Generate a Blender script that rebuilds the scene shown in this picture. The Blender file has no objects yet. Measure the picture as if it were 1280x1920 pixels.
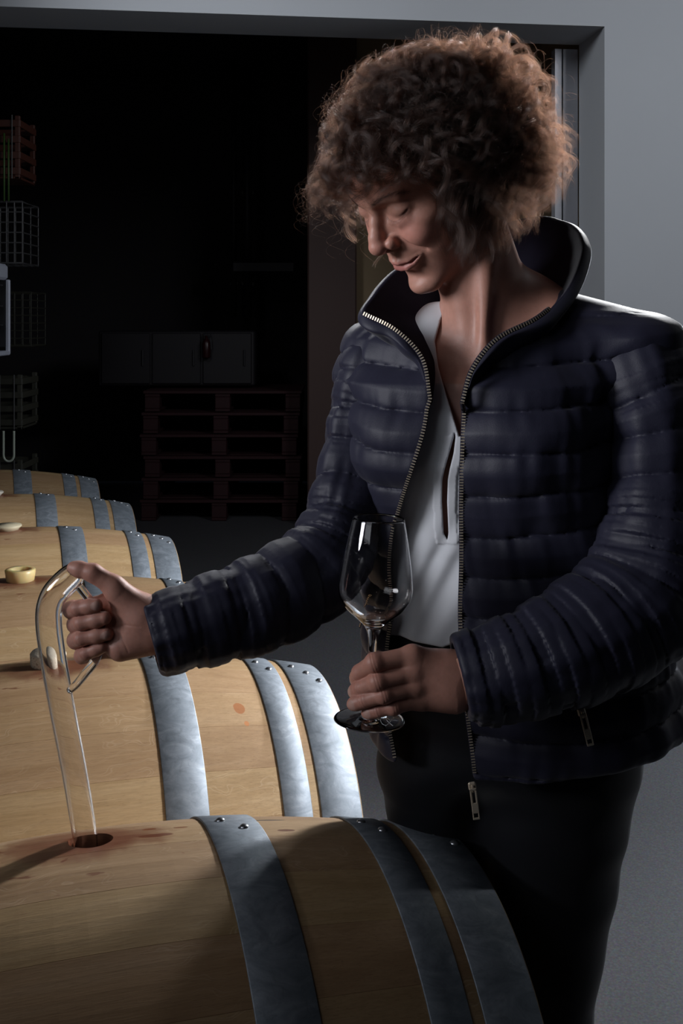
import bpy, math, random
import numpy as np
from mathutils import Vector, Matrix

# ------------------------------------------------------------------ camera
F_PX, CAM_H = 2117.0, 1.32
sc = bpy.context.scene
COL = sc.collection
cam_data = bpy.data.cameras.new('camera')
cam = bpy.data.objects.new('camera', cam_data)
COL.objects.link(cam)
cam.location = (0, 0, CAM_H)
cam.rotation_euler = (math.pi / 2, 0, 0)
cam_data.sensor_fit = 'AUTO'
cam_data.sensor_width = 36.0
cam_data.lens = F_PX / 1920 * 36.0
cam_data.shift_y = -360.0 / 1920
cam_data.clip_start = 0.02
sc.camera = cam
# ------------------------------------------------------------------ light
sc.view_settings.view_transform = 'Standard'
sc.view_settings.look = 'None'
sc.view_settings.gamma = 1.0
sc.view_settings.use_curve_mapping = False
sc.view_settings.exposure = 0.0
world = bpy.data.worlds.new('world'); sc.world = world; world.use_nodes = True
world.node_tree.nodes['Background'].inputs[0].default_value = (.30, .38, .55, 1)
world.node_tree.nodes['Background'].inputs[1].default_value = .02
def area(name, loc, aim, energy, size, col, sy=None, spread=math.pi):
    l = bpy.data.lights.new(name, 'AREA'); l.energy = energy; l.size = size; l.color = col; l.spread = spread
    if sy: l.shape = 'RECTANGLE'; l.size_y = sy
    o = bpy.data.objects.new(name, l); COL.objects.link(o); o.location = loc
    o.rotation_euler = (Vector(aim) - Vector(loc)).to_track_quat('-Z', 'Y').to_euler()
    o['kind'] = 'helper'
    return o
def spot(name, loc, aim, energy, ang, col, radius=.2, blend=.5):
    l = bpy.data.lights.new(name, 'SPOT'); l.energy = energy; l.color = col; l.spot_size = math.radians(ang); l.spot_blend = blend; l.shadow_soft_size = radius
    o = bpy.data.objects.new(name, l); COL.objects.link(o); o.location = loc
    o.rotation_euler = (Vector(aim) - Vector(loc)).to_track_quat('-Z', 'Y').to_euler()
    o['kind'] = 'helper'
    return o
spot('key_light', (2.45, 2.15, 1.75), (-.75, 2.55, .60), 480, 44, (.96, .97, 1.0), .25, .45)
spot('hair_light', (1.50, 4.30, 2.95), (.24, 1.44, 1.56), 360, 25, (.97, .98, 1.0), .12, .6)
area('back_light', (1.95, 4.10, 1.60), (.0, 1.5, .8), 26, .4, (.85, .92, 1.0))
spot('fill_light', (-2.15, .62, 1.85), (.08, 1.42, 1.42), 225, 34, (.93, .94, 1.0), .45, 1.0)
area('soft_fill', (-1.7, -.4, 2.2), (.1, 1.6, .9), 5.5, 1.2, (.88, .92, 1.0))
area('reveal_fill', (-1.3, 3.4, 3.1), (1.2, 5.2, 1.4), 10, .5, (.92, .95, 1.0), spread=math.radians(110))  # added fill to brighten the opening's reveal and lintel, not a fixture of the room
area('wall_wash', (2.4, 2.6, 3.1), (2.0, 5.0, 1.7), 48, 1.0, (.92, .95, 1.0))
spot('rim_light', (-.95, 4.2, 3.0), (.10, 1.42, 1.60), 110, 24, (.97, .98, 1.0), .12, .7)
spot('floor_light', (2.7, 2.5, 2.9), (.72, 2.15, 0), 150, 32, (.90, .93, 1.0), .2, 1.0)
spot('barrel_light', (1.9, 4.1, 1.75), (-.36, 1.42, .68), 650, 18, (.97, .98, 1.0), .12, .8)
# ------------------------------------------------------------------ helpers
def P(px, py, y):
    return np.array([(px - 640.0) * y / F_PX, y, CAM_H - (py - 600.0) * y / F_PX])

def nrm(v):
    v = np.asarray(v, float)
    return v / (np.linalg.norm(v) + 1e-12)

def tag(o, label=None, cat=None, group=None, kind=None):
    if label: o['label'] = label
    if cat: o['category'] = cat
    if group: o['group'] = group
    if kind: o['kind'] = kind
    return o

def empty(name, loc=(0, 0, 0)):
    o = bpy.data.objects.new(name, None)
    o.location = loc
    o.empty_display_size = 0.05
    COL.objects.link(o)
    return o

def mesh_obj(name, verts, faces, mat=None, parent=None, smooth=True, colors=None):
    me = bpy.data.meshes.new(name)
    verts = np.asarray(verts, np.float32)
    if isinstance(faces, np.ndarray):
        n, k = faces.shape
        me.vertices.add(len(verts)); me.vertices.foreach_set('co', verts.ravel())
        me.loops.add(n * k); me.loops.foreach_set('vertex_index', faces.astype(np.int32).ravel())
        me.polygons.add(n)
        me.polygons.foreach_set('loop_start', np.arange(0, n * k, k, dtype=np.int32))
        me.update(calc_edges=True); me.validate()
    else:
        me.from_pydata([tuple(map(float, v)) for v in verts], [], [tuple(int(i) for i in f) for f in faces])
        me.update()
    if smooth:
        me.polygons.foreach_set('use_smooth', np.ones(len(me.polygons), bool))
    if colors is not None:
        a = me.color_attributes.new('tint', 'FLOAT_COLOR', 'POINT')
        c = np.ones((len(verts), 4), np.float32); c[:, :3] = colors
        a.data.foreach_set('color', c.ravel())
    if mat: me.materials.append(mat)
    o = bpy.data.objects.new(name, me)
    COL.objects.link(o)
    if parent is not None:
        o.parent = parent
    return o

class MB:
    """collects simple shapes into one mesh"""
    def __init__(self): self.v = []; self.f = []
    def add(self, v, f):
        b = len(self.v)
        self.v += [tuple(map(float, x)) for x in v]
        self.f += [tuple(int(i) + b for i in q) for q in f]
    def box(self, c, s, M=None, bevel=0.0):
        x, y, z = [k / 2.0 for k in s]
        if bevel <= 0:
            v = [(i * x, j * y, k * z) for i in (-1, 1) for j in (-1, 1) for k in (-1, 1)]
            f = [(0, 1, 3, 2), (4, 6, 7, 5), (0, 4, 5, 1), (2, 3, 7, 6), (0, 2, 6, 4), (1, 5, 7, 3)]
        else:
            b = bevel
            v = []; 
            for k, t in ((-z, b), (-z + b, 0), (z - b, 0), (z, b)):
                v += [(-x + t + b * (t == 0) , -y + t, k), (x - t - b * (t == 0), -y + t, k), (x - t, -y + t + b * (t == 0), k), (x - t, y - t - b * (t == 0), k),
                      (x - t - b * (t == 0), y - t, k), (-x + t + b * (t == 0), y - t, k), (-x + t, y - t - b * (t == 0), k), (-x + t, -y + t + b * (t == 0), k)]
            f = [tuple(range(7, -1, -1)), tuple(range(24, 32))]
            for r in range(3):
                for q in range(8):
                    a = r * 8 + q; bb = r * 8 + (q + 1) % 8
                    f.append((a, bb, bb + 8, a + 8))
        v = [np.array(p) for p in v]
        if M is not None: v = [np.asarray(M) @ p for p in v]
        self.add([p + np.asarray(c) for p in v], f)
    def tube(self, pts, r, n=10, caps=True):
        v, f = tube_geo(pts, r, n, caps)
        self.add(v, f)
    def build(self, name, mat=None, parent=None, smooth=False):
        return mesh_obj(name, self.v, self.f, mat, parent, smooth)

def frames(pts, up=(0, 0, 1)):
    pts = np.asarray(pts, float)
    t = np.gradient(pts, axis=0)
    t /= np.linalg.norm(t, axis=1)[:, None] + 1e-12
    n = np.cross(up, t[0])
    if np.linalg.norm(n) < 1e-3: n = np.cross((1, 0, 0), t[0])
    n = nrm(n)
    N = [n]
    for i in range(1, len(pts)):
        n = N[-1] - t[i] * np.dot(N[-1], t[i])
        N.append(nrm(n))
    N = np.array(N)
    return t, N, np.cross(t, N)

def tube_geo(pts, r, n=10, caps=True):
    pts = np.asarray(pts, float)
    r = np.broadcast_to(np.asarray(r, float), (len(pts),))
    t, N, B = frames(pts)
    a = np.arange(n) / n * 2 * math.pi
    ring = pts[:, None] + r[:, None, None] * (np.cos(a)[None, :, None] * N[:, None] + np.sin(a)[None, :, None] * B[:, None])
    v = ring.reshape(-1, 3)
    f = []
    for i in range(len(pts) - 1):
        for j in range(n):
            k = (j + 1) % n
            f.append((i * n + j, i * n + k, (i + 1) * n + k, (i + 1) * n + j))
    if caps:
        f.append(tuple(range(n - 1, -1, -1)))
        f.append(tuple(range((len(pts) - 1) * n, len(pts) * n)))
    return v, f

def lathe_geo(prof, n=48):
    v = []; f = []
    m = len(prof)
    for i, (r, z) in enumerate(prof):
        for j in range(n):
            a = 2 * math.pi * j / n
            v.append((r * math.cos(a), r * math.sin(a), z))
    for i in range(m - 1):
        for j in range(n):
            k = (j + 1) % n
            f.append((i * n + j, i * n + k, (i + 1) * n + k, (i + 1) * n + j))
    return np.array(v), f

def spline(pts, n):
    """catmull-rom resample by arc length; rows may carry extra columns"""
    p = np.asarray(pts, float)
    q = np.vstack([2 * p[0] - p[1], p, 2 * p[-1] - p[-2]])
    out = []
    for i in range(1, len(q) - 2):
        for t in np.linspace(0, 1, 24, endpoint=False):
            a, b, c, d = q[i - 1], q[i], q[i + 1], q[i + 2]
            out.append(0.5 * ((2 * b) + (c - a) * t + (2 * a - 5 * b + 4 * c - d) * t * t + (-a + 3 * b - 3 * c + d) * t ** 3))
    out.append(p[-1])
    out = np.array(out)
    k = min(3, p.shape[1])
    s = np.r_[0, np.cumsum(np.linalg.norm(np.diff(out[:, :k], axis=0), axis=1))]
    u = np.linspace(0, s[-1], n)
    return np.column_stack([np.interp(u, s, out[:, j]) for j in range(p.shape[1])])

# ---- signed distance toolkit (float32, N x 3)
def smin(a, b, k):
    h = np.clip(0.5 + 0.5 * (b - a) / k, 0, 1)
    return b + (a - b) * h - k * h * (1 - h)
def smax(a, b, k): return -smin(-a, -b, k)
def ell(p, c, r, R=None):
    q = p - np.asarray(c, np.float32)
    if R is not None: q = q @ np.asarray(R, np.float32)
    r = np.asarray(r, np.float32)
    k0 = np.linalg.norm(q / r, axis=1)
    k1 = np.linalg.norm(q / (r * r), axis=1) + 1e-9
    return k0 * (k0 - 1.0) / k1
def cone(p, a, b, r1, r2):
    a = np.asarray(a, np.float32); b = np.asarray(b, np.float32)
    ba = b - a; l2 = float(ba @ ba)
    t = np.clip(((p - a) @ ba) / l2, 0, 1)
    return np.linalg.norm(p - a - t[:, None] * ba, axis=1) - (r1 + (r2 - r1) * t)
def chain(p, pts, rad, k=None):
    d = None
    for i in range(len(pts) - 1):
        e = cone(p, pts[i], pts[i + 1], rad[i], rad[i + 1])
        d = e if d is None else (np.minimum(d, e) if k is None else smin(d, e, k))
    return d

def polygonize(sdf, lo, hi, h, coarse=4):
    lo = np.asarray(lo, float); hi = np.asarray(hi, float)
    n = np.ceil((hi - lo) / (h * coarse)).astype(int)
    cx = [lo[i] + (np.arange(n[i]) + 0.5) * h * coarse for i in range(3)]
    G = np.stack(np.meshgrid(*cx, indexing='ij'), -1).reshape(-1, 3).astype(np.float32)
    d = sdf(G).reshape(n)
    act = np.abs(d) < h * coarse * 1.9
    N = n * coarse
    V = np.repeat(np.repeat(np.repeat(np.where(d < 0, -1.0, 1.0).astype(np.float32), coarse, 0), coarse, 1), coarse, 2)
    A = np.repeat(np.repeat(np.repeat(act, coarse, 0), coarse, 1), coarse, 2)
    idx = np.argwhere(A)
    pts = (lo + (idx + 0.5) * h).astype(np.float32)
    out = np.empty(len(pts), np.float32)
    for i in range(0, len(pts), 400000):
        out[i:i + 400000] = sdf(pts[i:i + 400000])
    V[A] = out
    V[0] = V[-1] = 1; V[:, 0] = V[:, -1] = 1; V[:, :, 0] = V[:, :, -1] = 1
    S = V < 0
    c = np.zeros((N[0] - 1, N[1] - 1, N[2] - 1), np.int8)
    offs = [(i, j, k) for i in (0, 1) for j in (0, 1) for k in (0, 1)]
    for (i, j, k) in offs:
        c += S[i:N[0] - 1 + i, j:N[1] - 1 + j, k:N[2] - 1 + k]
    cells = np.argwhere((c > 0) & (c < 8))
    acc = np.zeros((len(cells), 3)); cnt = np.zeros(len(cells))
    cv = {o: V[cells[:, 0] + o[0], cells[:, 1] + o[1], cells[:, 2] + o[2]] for o in offs}
    for o in offs:
        for ax in range(3):
            if o[ax]: continue
            o2 = list(o); o2[ax] = 1; o2 = tuple(o2)
            a, b = cv[o], cv[o2]
            m = (a < 0) != (b < 0)
            t = np.where(m, a / np.where(m, a - b, 1), 0)
            q = np.tile(np.array(o, float), (len(cells), 1)); q[:, ax] += t
            acc += q * m[:, None]; cnt += m
    verts = lo + (cells + acc / cnt[:, None] + 0.5) * h
    ID = -np.ones(c.shape, np.int32); ID[tuple(cells.T)] = np.arange(len(cells))
    quads = []
    for ax in range(3):
        o1, o2 = [(1, 2), (2, 0), (0, 1)][ax]
        sl = [slice(None)] * 3; sl2 = [slice(None)] * 3
        sl[ax] = slice(0, -1); sl2[ax] = slice(1, None)
        a = S[tuple(sl)]; b = S[tuple(sl2)]
        e = np.argwhere(a != b)
        e = e[(e[:, o1] > 0) & (e[:, o2] > 0) & (e[:, o1] < N[o1] - 1) & (e[:, o2] < N[o2] - 1)]
        fl = a[tuple(e.T)]
        def cell(d1, d2):
            q = e.copy(); q[:, o1] -= d1; q[:, o2] -= d2
            return ID[tuple(q.T)]
        Q = np.stack([cell(1, 1), cell(0, 1), cell(0, 0), cell(1, 0)], 1)
        Q[~fl] = Q[~fl][:, ::-1]
        quads.append(Q)
    Q = np.vstack(quads)
    Q = Q[(Q >= 0).all(1)]
    return verts, Q

# ---- value noise for meshes
_rs = np.random.RandomState(7)
_NT = _rs.rand(32, 32, 32).astype(np.float32)
def noise3(p, scale=1.0, seed=0):
    q = np.asarray(p) * scale + seed * 7.31
    i = np.floor(q).astype(int); f = q - i
    f = f * f * (3 - 2 * f)
    r = 0
    for dx in (0, 1):
        for dy in (0, 1):
            for dz in (0, 1):
                w = (f[:, 0] if dx else 1 - f[:, 0]) * (f[:, 1] if dy else 1 - f[:, 1]) * (f[:, 2] if dz else 1 - f[:, 2])
                r = r + w * _NT[(i[:, 0] + dx) % 32, (i[:, 1] + dy) % 32, (i[:, 2] + dz) % 32]
    return r

# ---- materials
class NT:
    def __init__(self, name):
        self.m = bpy.data.materials.new(name); self.m.use_nodes = True
        self.t = self.m.node_tree; self.n = self.t.nodes; self.l = self.t.links
        self.n.clear()
        self.out = self.n.new('ShaderNodeOutputMaterial')
    def add(self, typ, ins=None, **props):
        x = self.n.new(typ)
        for k, v in props.items(): setattr(x, k, v)
        for k, v in (ins or {}).items():
            s = x.inputs[k]
            if isinstance(v, bpy.types.NodeSocket): self.l.new(v, s)
            else: s.default_value = v
        return x
    def bsdf(self, **ins):
        b = self.add('ShaderNodeBsdfPrincipled', {k.replace('_', ' '): v for k, v in ins.items()})
        self.l.new(b.outputs[0], self.out.inputs[0])
        return b
    def math(self, op, a, b=0.0, clamp=False):
        x = self.add('ShaderNodeMath', {0: a, 1: b}, operation=op, use_clamp=clamp)
        return x.outputs[0]
    def mix(self, fac, a, b, mode='MIX'):
        x = self.add('ShaderNodeMix', None, data_type='RGBA', blend_type=mode)
        for k, v in ((0, fac), (6, a), (7, b)):
            if isinstance(v, bpy.types.NodeSocket): self.l.new(v, x.inputs[k])
            else: x.inputs[k].default_value = v
        return x.outputs[2]
    def ramp(self, fac, stops):
        x = self.add('ShaderNodeValToRGB', {0: fac})
        e = x.color_ramp.elements
        while len(e) < len(stops): e.new(0.5)
        for i, (p, c) in enumerate(stops):
            e[i].position = p; e[i].color = tuple(c) + (1,) if len(c) == 3 else c
        return x.outputs[0]
    def noise(self, vec, scale, detail=3.0, rough=0.5, dist=0.0):
        return self.add('ShaderNodeTexNoise', {'Vector': vec, 'Scale': scale, 'Detail': detail, 'Roughness': rough, 'Distortion': dist}).outputs[0]
    def bump(self, height, strength=0.3, dist=0.002, normal=None):
        i = {'Height': height, 'Strength': strength, 'Distance': dist}
        if normal is not None: i['Normal'] = normal
        return self.add('ShaderNodeBump', i).outputs[0]
    def coord(self, which='Object'):
        return self.add('ShaderNodeTexCoord').outputs[which]
    def scaled(self, vec, s, off=None):
        i = {'Vector': vec, 'Scale': s}
        if off is not None: i['Location'] = off
        return self.add('ShaderNodeMapping', i).outputs[0]

def srgb(r, g, b):
    return tuple(((c / 255.) / 12.92 if c / 255. <= 0.04045 else ((c / 255. + 0.055) / 1.055) ** 2.4) for c in (r, g, b)) + (1.0,)

def simple(name, col, rough=0.6, metal=0.0, nscale=40, var=0.12, bump=0.15, spec=0.5):
    t = NT(name); c = t.coord()
    n = t.noise(c, nscale, 4)
    colr = t.mix(t.math('MULTIPLY', n, var * 2), col, tuple(x * 0.45 for x in col[:3]) + (1,))
    t.bsdf(Base_Color=colr, Roughness=rough, Metallic=metal, Specular_IOR_Level=spec, Normal=t.bump(n, bump, 0.001))
    return t.m
# ------------------------------------------------------------------ setting
WA = np.array([-1.415, 4.68]); WB = np.array([1.164, 5.00])
WD = nrm(WB - WA); WN = np.array([-WD[1], WD[0]])          # WN points away from the camera
def wpt(a, t, z): q = WB + WD * a + WN * t; return (q[0], q[1], z)
def prism(mb, a0, a1, t0, t1, z0, z1):
    v = [wpt(a, t, z) for a in (a0, a1) for t in (t0, t1) for z in (z0, z1)]
    mb.add(v, [(0, 1, 3, 2), (4, 6, 7, 5), (0, 4, 5, 1), (2, 3, 7, 6), (0, 2, 6, 4), (1, 5, 7, 3)])
def plaster(name, col, rough=.85):
    t = NT(name); c = t.coord()
    n = t.noise(c, 2.2, 5, .6); n2 = t.noise(c, 160, 3)
    t.bsdf(Base_Color=t.mix(t.math('MULTIPLY', n, .35), col, tuple(x * .8 for x in col[:3]) + (1,)), Roughness=rough, Normal=t.bump(n2, .12, .001))
    return t.m
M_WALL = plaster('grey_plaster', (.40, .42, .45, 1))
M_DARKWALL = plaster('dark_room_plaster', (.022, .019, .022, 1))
M_OCHRE = plaster('ochre_plaster', (.42, .31, .19, 1))
def mat_floor():
    t = NT('speckled_concrete'); c = t.coord()
    n = t.noise(c, 170, 4, .7); n2 = t.noise(c, 3, 4)
    v = t.add('ShaderNodeTexVoronoi', {'Vector': c, 'Scale': 240.0}).outputs['Color']
    col = t.ramp(n, [(.3, (.05, .052, .058)), (.7, (.12, .12, .13))])
    col = t.mix(.25, col, v, 'SOFT_LIGHT')
    col = t.mix(t.math('MULTIPLY', n2, .4), col, (.06, .06, .066, 1))
    t.bsdf(Base_Color=col, Roughness=.6, Normal=t.bump(n, .2, .001))
    return t.m
M_FLOOR = mat_floor()
FLOOR = -.025
mb = MB(); mb.box((0.8, 3.2, -.05 + FLOOR), (9.6, 13.0, .1)); tag(mb.build('floor', M_FLOOR), kind='structure')
mb = MB(); prism(mb, 0.0, 3.6, 0, .34, 0, 3.3); tag(mb.build('wall_back', M_WALL), kind='structure')
mb = MB(); prism(mb, -4.9, 0.0, 0, .34, 2.62, 3.3); tag(mb.build('trim_1', M_WALL), kind='structure')
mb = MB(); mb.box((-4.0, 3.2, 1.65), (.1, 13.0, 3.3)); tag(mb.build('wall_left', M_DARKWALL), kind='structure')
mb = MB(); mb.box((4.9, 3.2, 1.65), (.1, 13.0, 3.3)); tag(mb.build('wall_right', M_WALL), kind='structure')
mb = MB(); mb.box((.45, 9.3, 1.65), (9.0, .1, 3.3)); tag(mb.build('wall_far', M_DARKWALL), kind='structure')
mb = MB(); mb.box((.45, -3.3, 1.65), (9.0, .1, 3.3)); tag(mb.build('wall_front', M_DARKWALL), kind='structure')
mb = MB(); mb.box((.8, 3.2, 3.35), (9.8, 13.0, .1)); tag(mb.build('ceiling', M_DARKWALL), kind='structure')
# door track / frame on the far side of the opening
M_TRACK = simple('painted_steel', (.42, .43, .47, 1), .45, .4, 20)
mb = MB()
prism(mb, -.075, -.004, .345, .385, 0, 2.60); prism(mb, -.115, -.083, .345, .40, 0, 2.60)
tag(mb.build('trim_2', M_TRACK), kind='structure')
# ochre return wall and brown door seen deep in the dark room
mb = MB(); mb.box((1.25, 7.45, 1.65), (2.37, .12, 3.3)); tag(mb.build('wall_inner', M_OCHRE), kind='structure')
M_BROWN = plaster('brown_paint', (.09, .052, .046, 1), .6)
x0, x1 = [(p - 640) * 7.35 / F_PX for p in (577, 668)]
mb = MB(); mb.box(((x0 + x1) / 2, 7.42, 1.6), (x1 - x0, .34, 3.2), bevel=.01); tag(mb.build('trim_3', M_BROWN), kind='structure')

# things in the dark room
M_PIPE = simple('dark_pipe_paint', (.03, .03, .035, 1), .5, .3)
for k, (px, r) in enumerate(((436, .022), (462, .034))):
    x = (px - 640) * 8.6 / F_PX
    mb = MB(); mb.tube([(x, 8.7, 3.28), (x, 8.7, 1.34)], r, 14); o = mb.build('wall_pipe', M_PIPE, smooth=True)
    tag(o, ['thinner dark vertical pipe on the far wall of the dark room', 'thicker dark vertical pipe on the far wall of the dark room'][k], 'pipe')
    mb = MB()
    for z in (1.6, 2.3, 3.0):
        mb = MB(); mb.box((x, 8.74, z), (r * 3, .07, .03), bevel=.004); mb.build('pipe_clip', M_PIPE, o)
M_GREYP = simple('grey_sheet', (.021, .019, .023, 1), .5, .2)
x = (492 - 640) * 8.3 / F_PX
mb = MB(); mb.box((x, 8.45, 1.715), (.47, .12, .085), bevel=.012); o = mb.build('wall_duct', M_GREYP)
tag(o, 'short grey horizontal box duct fixed across the wall pipes', 'duct')
x = (335 - 640) * 7.9 / F_PX
bx = empty('steel_cabinet', (x, 7.95, .855)); tag(bx, 'low grey steel cabinet standing on the stack of red pallets', 'cabinet')
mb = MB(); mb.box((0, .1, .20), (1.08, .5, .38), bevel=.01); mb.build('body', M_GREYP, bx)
for i in (-1, 0, 1):
    mb = MB(); mb.box((i * .35, -.157, .20), (.335, .018, .35), bevel=.005); d = mb.build('door', M_GREYP, bx)
    mb = MB(); mb.tube([(i * .35 + .12, -.178, .15), (i * .35 + .12, -.178, .26)], .006, 8); mb.build('handle', M_PIPE, d)
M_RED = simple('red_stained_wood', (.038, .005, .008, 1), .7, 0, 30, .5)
xs = (415 - 640) * 7.6 / F_PX
proto = None
for k in range(6):
    z = k * .146 + FLOOR
    pl = empty('pallet', (xs + .012 * ((k * 7) % 3 - 1), 7.95, z)); 
    pos = ['lowest', 'second from the floor', 'third from the floor', 'fourth from the floor', 'second from the top', 'topmost'][k]
    tag(pl, f'red wooden pallet in the dark stack, {pos}', 'pallet', 'red pallets stacked in the dark room')
    if proto is None:
        proto = []
        for j in range(7):
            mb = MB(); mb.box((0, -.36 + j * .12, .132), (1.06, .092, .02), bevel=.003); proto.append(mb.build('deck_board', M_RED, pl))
        for i in (-1, 0, 1):
            mb = MB(); mb.box((i * .47, 0, .111), (.1, .8, .02), bevel=.003); proto.append(mb.build('stringer_board', M_RED, pl))
            mb = MB(); mb.box((i * .47, 0, .012), (.1, .8, .02), bevel=.003); proto.append(mb.build('base_board', M_RED, pl))
            for j in (-1, 0, 1):
                mb = MB(); mb.box((i * .47, j * .35, .0615), (.1, .1, .078), bevel=.004); proto.append(mb.build('block', M_RED, pl))
        proto_root = pl
    else:
        for c in proto:
            q = c.copy(); COL.objects.link(q); q.parent = pl
x = (387 - 640) * 7.75 / F_PX
ex = empty('fire_extinguisher', (x, 7.741, 1.06)); tag(ex, 'small dark red extinguisher hanging in front of the grey cabinet', 'extinguisher')
v, f = lathe_geo([(0, 0), (.026, 0), (.03, .006), (.03, .10), (.02, .125), (.009, .135), (.009, .15), (0, .15)], 20)
mesh_obj('body', v, f, simple('extinguisher_red', (.03, .003, .005, 1), .35), ex)
mb = MB(); mb.box((.008, 0, .158), (.045, .014, .012), bevel=.003); mb.tube([(0, -.0, .15), (.03, -.01, .14), (.035, -.01, .06)], .004, 6); mb.build('valve', M_PIPE, ex)

# ------------------------------------------------------------------ rack at the left edge
M_WIRE = simple('bare_wire', (.075, .075, .078, 1), .5, .25)
M_WIREB = simple('red_brown_plastic', (.07, .02, .012, 1), .55)
M_WIREO = simple('olive_plastic', (.03, .03, .021, 1), .6)
M_ALU = simple('pale_aluminium', (.55, .58, .68, 1), .5, .15)
M_GREEN = simple('green_rod', (.05, .11, .025, 1), .5)
RYD = 5.5
def rz(py): return CAM_H - (py - 600) * RYD / F_PX
def rx(px): return (px - 640) * RYD / F_PX
post = MB()
for dx in (-.06, .0):
    post.box((rx(12) + dx - .12, RYD + .215, rz(200) / 2 + .15), (.02, .02, rz(200) + .3 - .02), bevel=.003)
post.box((rx(12) - .03, RYD + .20, .02 + FLOOR), (.4, .34, .04), bevel=.004)
rack = empty('display_rack', (0, 0, 0)); tag(rack, 'tall dark metal rack at the left edge behind the farthest barrel', 'rack')
post.build('frame', M_PIPE, rack)
def wire_crate(py0, py1, pxr, mat, label, nv, nh, name='wire_crate', w=.34, y=RYD, posts=.0035, deep=.28):
    z1, z0 = rz(py0), rz(py1); xr = rx(pxr); h = z1 - z0
    e = empty(name, (xr - w / 2, y, z0)); tag(e, label, 'crate', 'crates hung on the rack at the left edge')
    for z in (0, h):
        m = MB(); m.tube([(-w / 2, -deep / 2, z), (w / 2, -deep / 2, z), (w / 2, deep / 2, z), (-w / 2, deep / 2, z), (-w / 2, -deep / 2, z)], posts * 1.5, 6)
        m.build('rim', mat, e)
    for i in range(nv):
        x = -w / 2 + w * i / (nv - 1)
        m = MB(); m.tube([(x, deep / 2, h), (x, deep / 2, 0), (x, -deep / 2, 0), (x, -deep / 2, h)], posts, 6); m.build('wire', mat, e)
    for j in range(1, nh):
        z = h * j / nh
        m = MB(); m.tube([(-w / 2, -deep / 2, z), (w / 2, -deep / 2, z), (w / 2, deep / 2, z)], posts, 6); m.build('cross_wire', mat, e)
    return e
def slat_crate(py0, py1, pxr, mat, label, rows=4, name='slatted_crate', w=.34, deep=.28):
    z1, z0 = rz(py0), rz(py1); xr = rx(pxr); h = z1 - z0
    e = empty(name, (xr - w / 2, RYD, z0)); tag(e, label, 'crate', 'crates hung on the rack at the left edge')
    for sx in (-1, 1):
        for sy in (-1, 1):
            m = MB(); m.box((sx * (w / 2 - .012), sy * (deep / 2 - .012), h / 2), (.024, .024, h), bevel=.003); m.build('corner_post', mat, e)
    for r in range(rows):
        z = h * (r + .5) / rows
        for sy in (-1, 1):
            m = MB(); m.box((0, sy * deep / 2, z), (w, .008, h / rows * .45), bevel=.002); m.build('slat', mat, e)
        m = MB(); m.box((w / 2, 0, z), (.008, deep, h / rows * .45), bevel=.002); m.build('slat', mat, e)
    for i in range(5):
        m = MB(); m.tube([(-w / 2 + w * (i + .5) / 5, -deep / 2 - .008, h), (-w / 2 + w * (i + .5) / 5, -deep / 2 - .008, 0)], .003, 6); m.build('rod', M_WIRE, e)
    m = MB(); m.box((0, 0, .006), (w, deep, .01), bevel=.002); m.build('bottom', mat, e)
    return e
slat_crate(226, 342, 52, M_WIREB, 'red-brown slatted crate, topmost on the rack at the left edge')
wire_crate(384, 496, 57, M_WIRE, 'grey wire crate hanging just above the pale metal box', 10, 6)
wire_crate(545, 652, 20, M_WIREO, 'dull wire crate behind the pale metal box', 9, 7, y=RYD + .50)
slat_crate(700, 800, 56, M_WIREO, 'olive slatted crate just below the pale metal box', 4)
slat_crate(856, 930, 56, M_WIREO, 'lowest olive crate on the rack, half hidden by the farthest barrel', 3)
# green rods dropping from the top crate
for k, px in enumerate((15, 26, 34)):
    m = MB(); m.tube([(rx(px), RYD - .16, rz(250 + 10 * k)), (rx(px) + .002, RYD - .165, rz(384))], .0045, 8)
    tag(m.build('green_cane', M_GREEN, smooth=True), ['leftmost', 'middle', 'rightmost'][k] + ' of the three thin green canes between the red-brown crate and the wire crate', 'cane', 'green canes on the rack')
# pale metal box with two bright cylinders
w = .36; z1, z0 = rz(502), rz(664); xr = rx(40); h = z1 - z0
mbx = empty('metal_box', (xr - w / 2, RYD - .31, z0)); tag(mbx, 'pale grey metal frame box at the left edge holding two cylinders', 'box')
m = MB(); m.box((-.01, 0, h - .03), (w, .26, .075), bevel=.012); m.build('top_panel', M_ALU, mbx)
for sx in (-1, 1):
    for sy in (-1, 1):
        m = MB(); m.box((sx * (w / 2 - .009), sy * .12, h / 2 - .03), (.02, .02, h - .07), bevel=.004); m.build('post', M_ALU, mbx)
m = MB(); m.box((0, 0, .012), (w, .26, .022), bevel=.004); m.build('bottom_panel', M_ALU, mbx)
m = MB(); m.box((0, .11, h / 2), (w - .04, .01, h - .08)); m.build('back_panel', M_PIPE, mbx)
for z in (h * .34, h * .55, h * .78):
    m = MB(); m.box((0, -.02, z), (w - .04, .2, .006)); m.build('shelf', M_GREYP, mbx)
for z in (h * .55 - .007, h * .34 - .007):
    m = MB(); m.tube([(-w / 2 + .03, -.06, z + .03), (w / 2 - .065, -.06, z + .03), (w / 2 - .045, -.06, z + .03)], [.019, .019, .010], 16); c = m.build('steel_cylinder', M_ALU, None, True)
    c.location = mbx.location
    tag(c, ('upper' if z > h * .4 else 'lower') + ' bright steel cylinder lying inside the pale metal box', 'cylinder')
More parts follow.
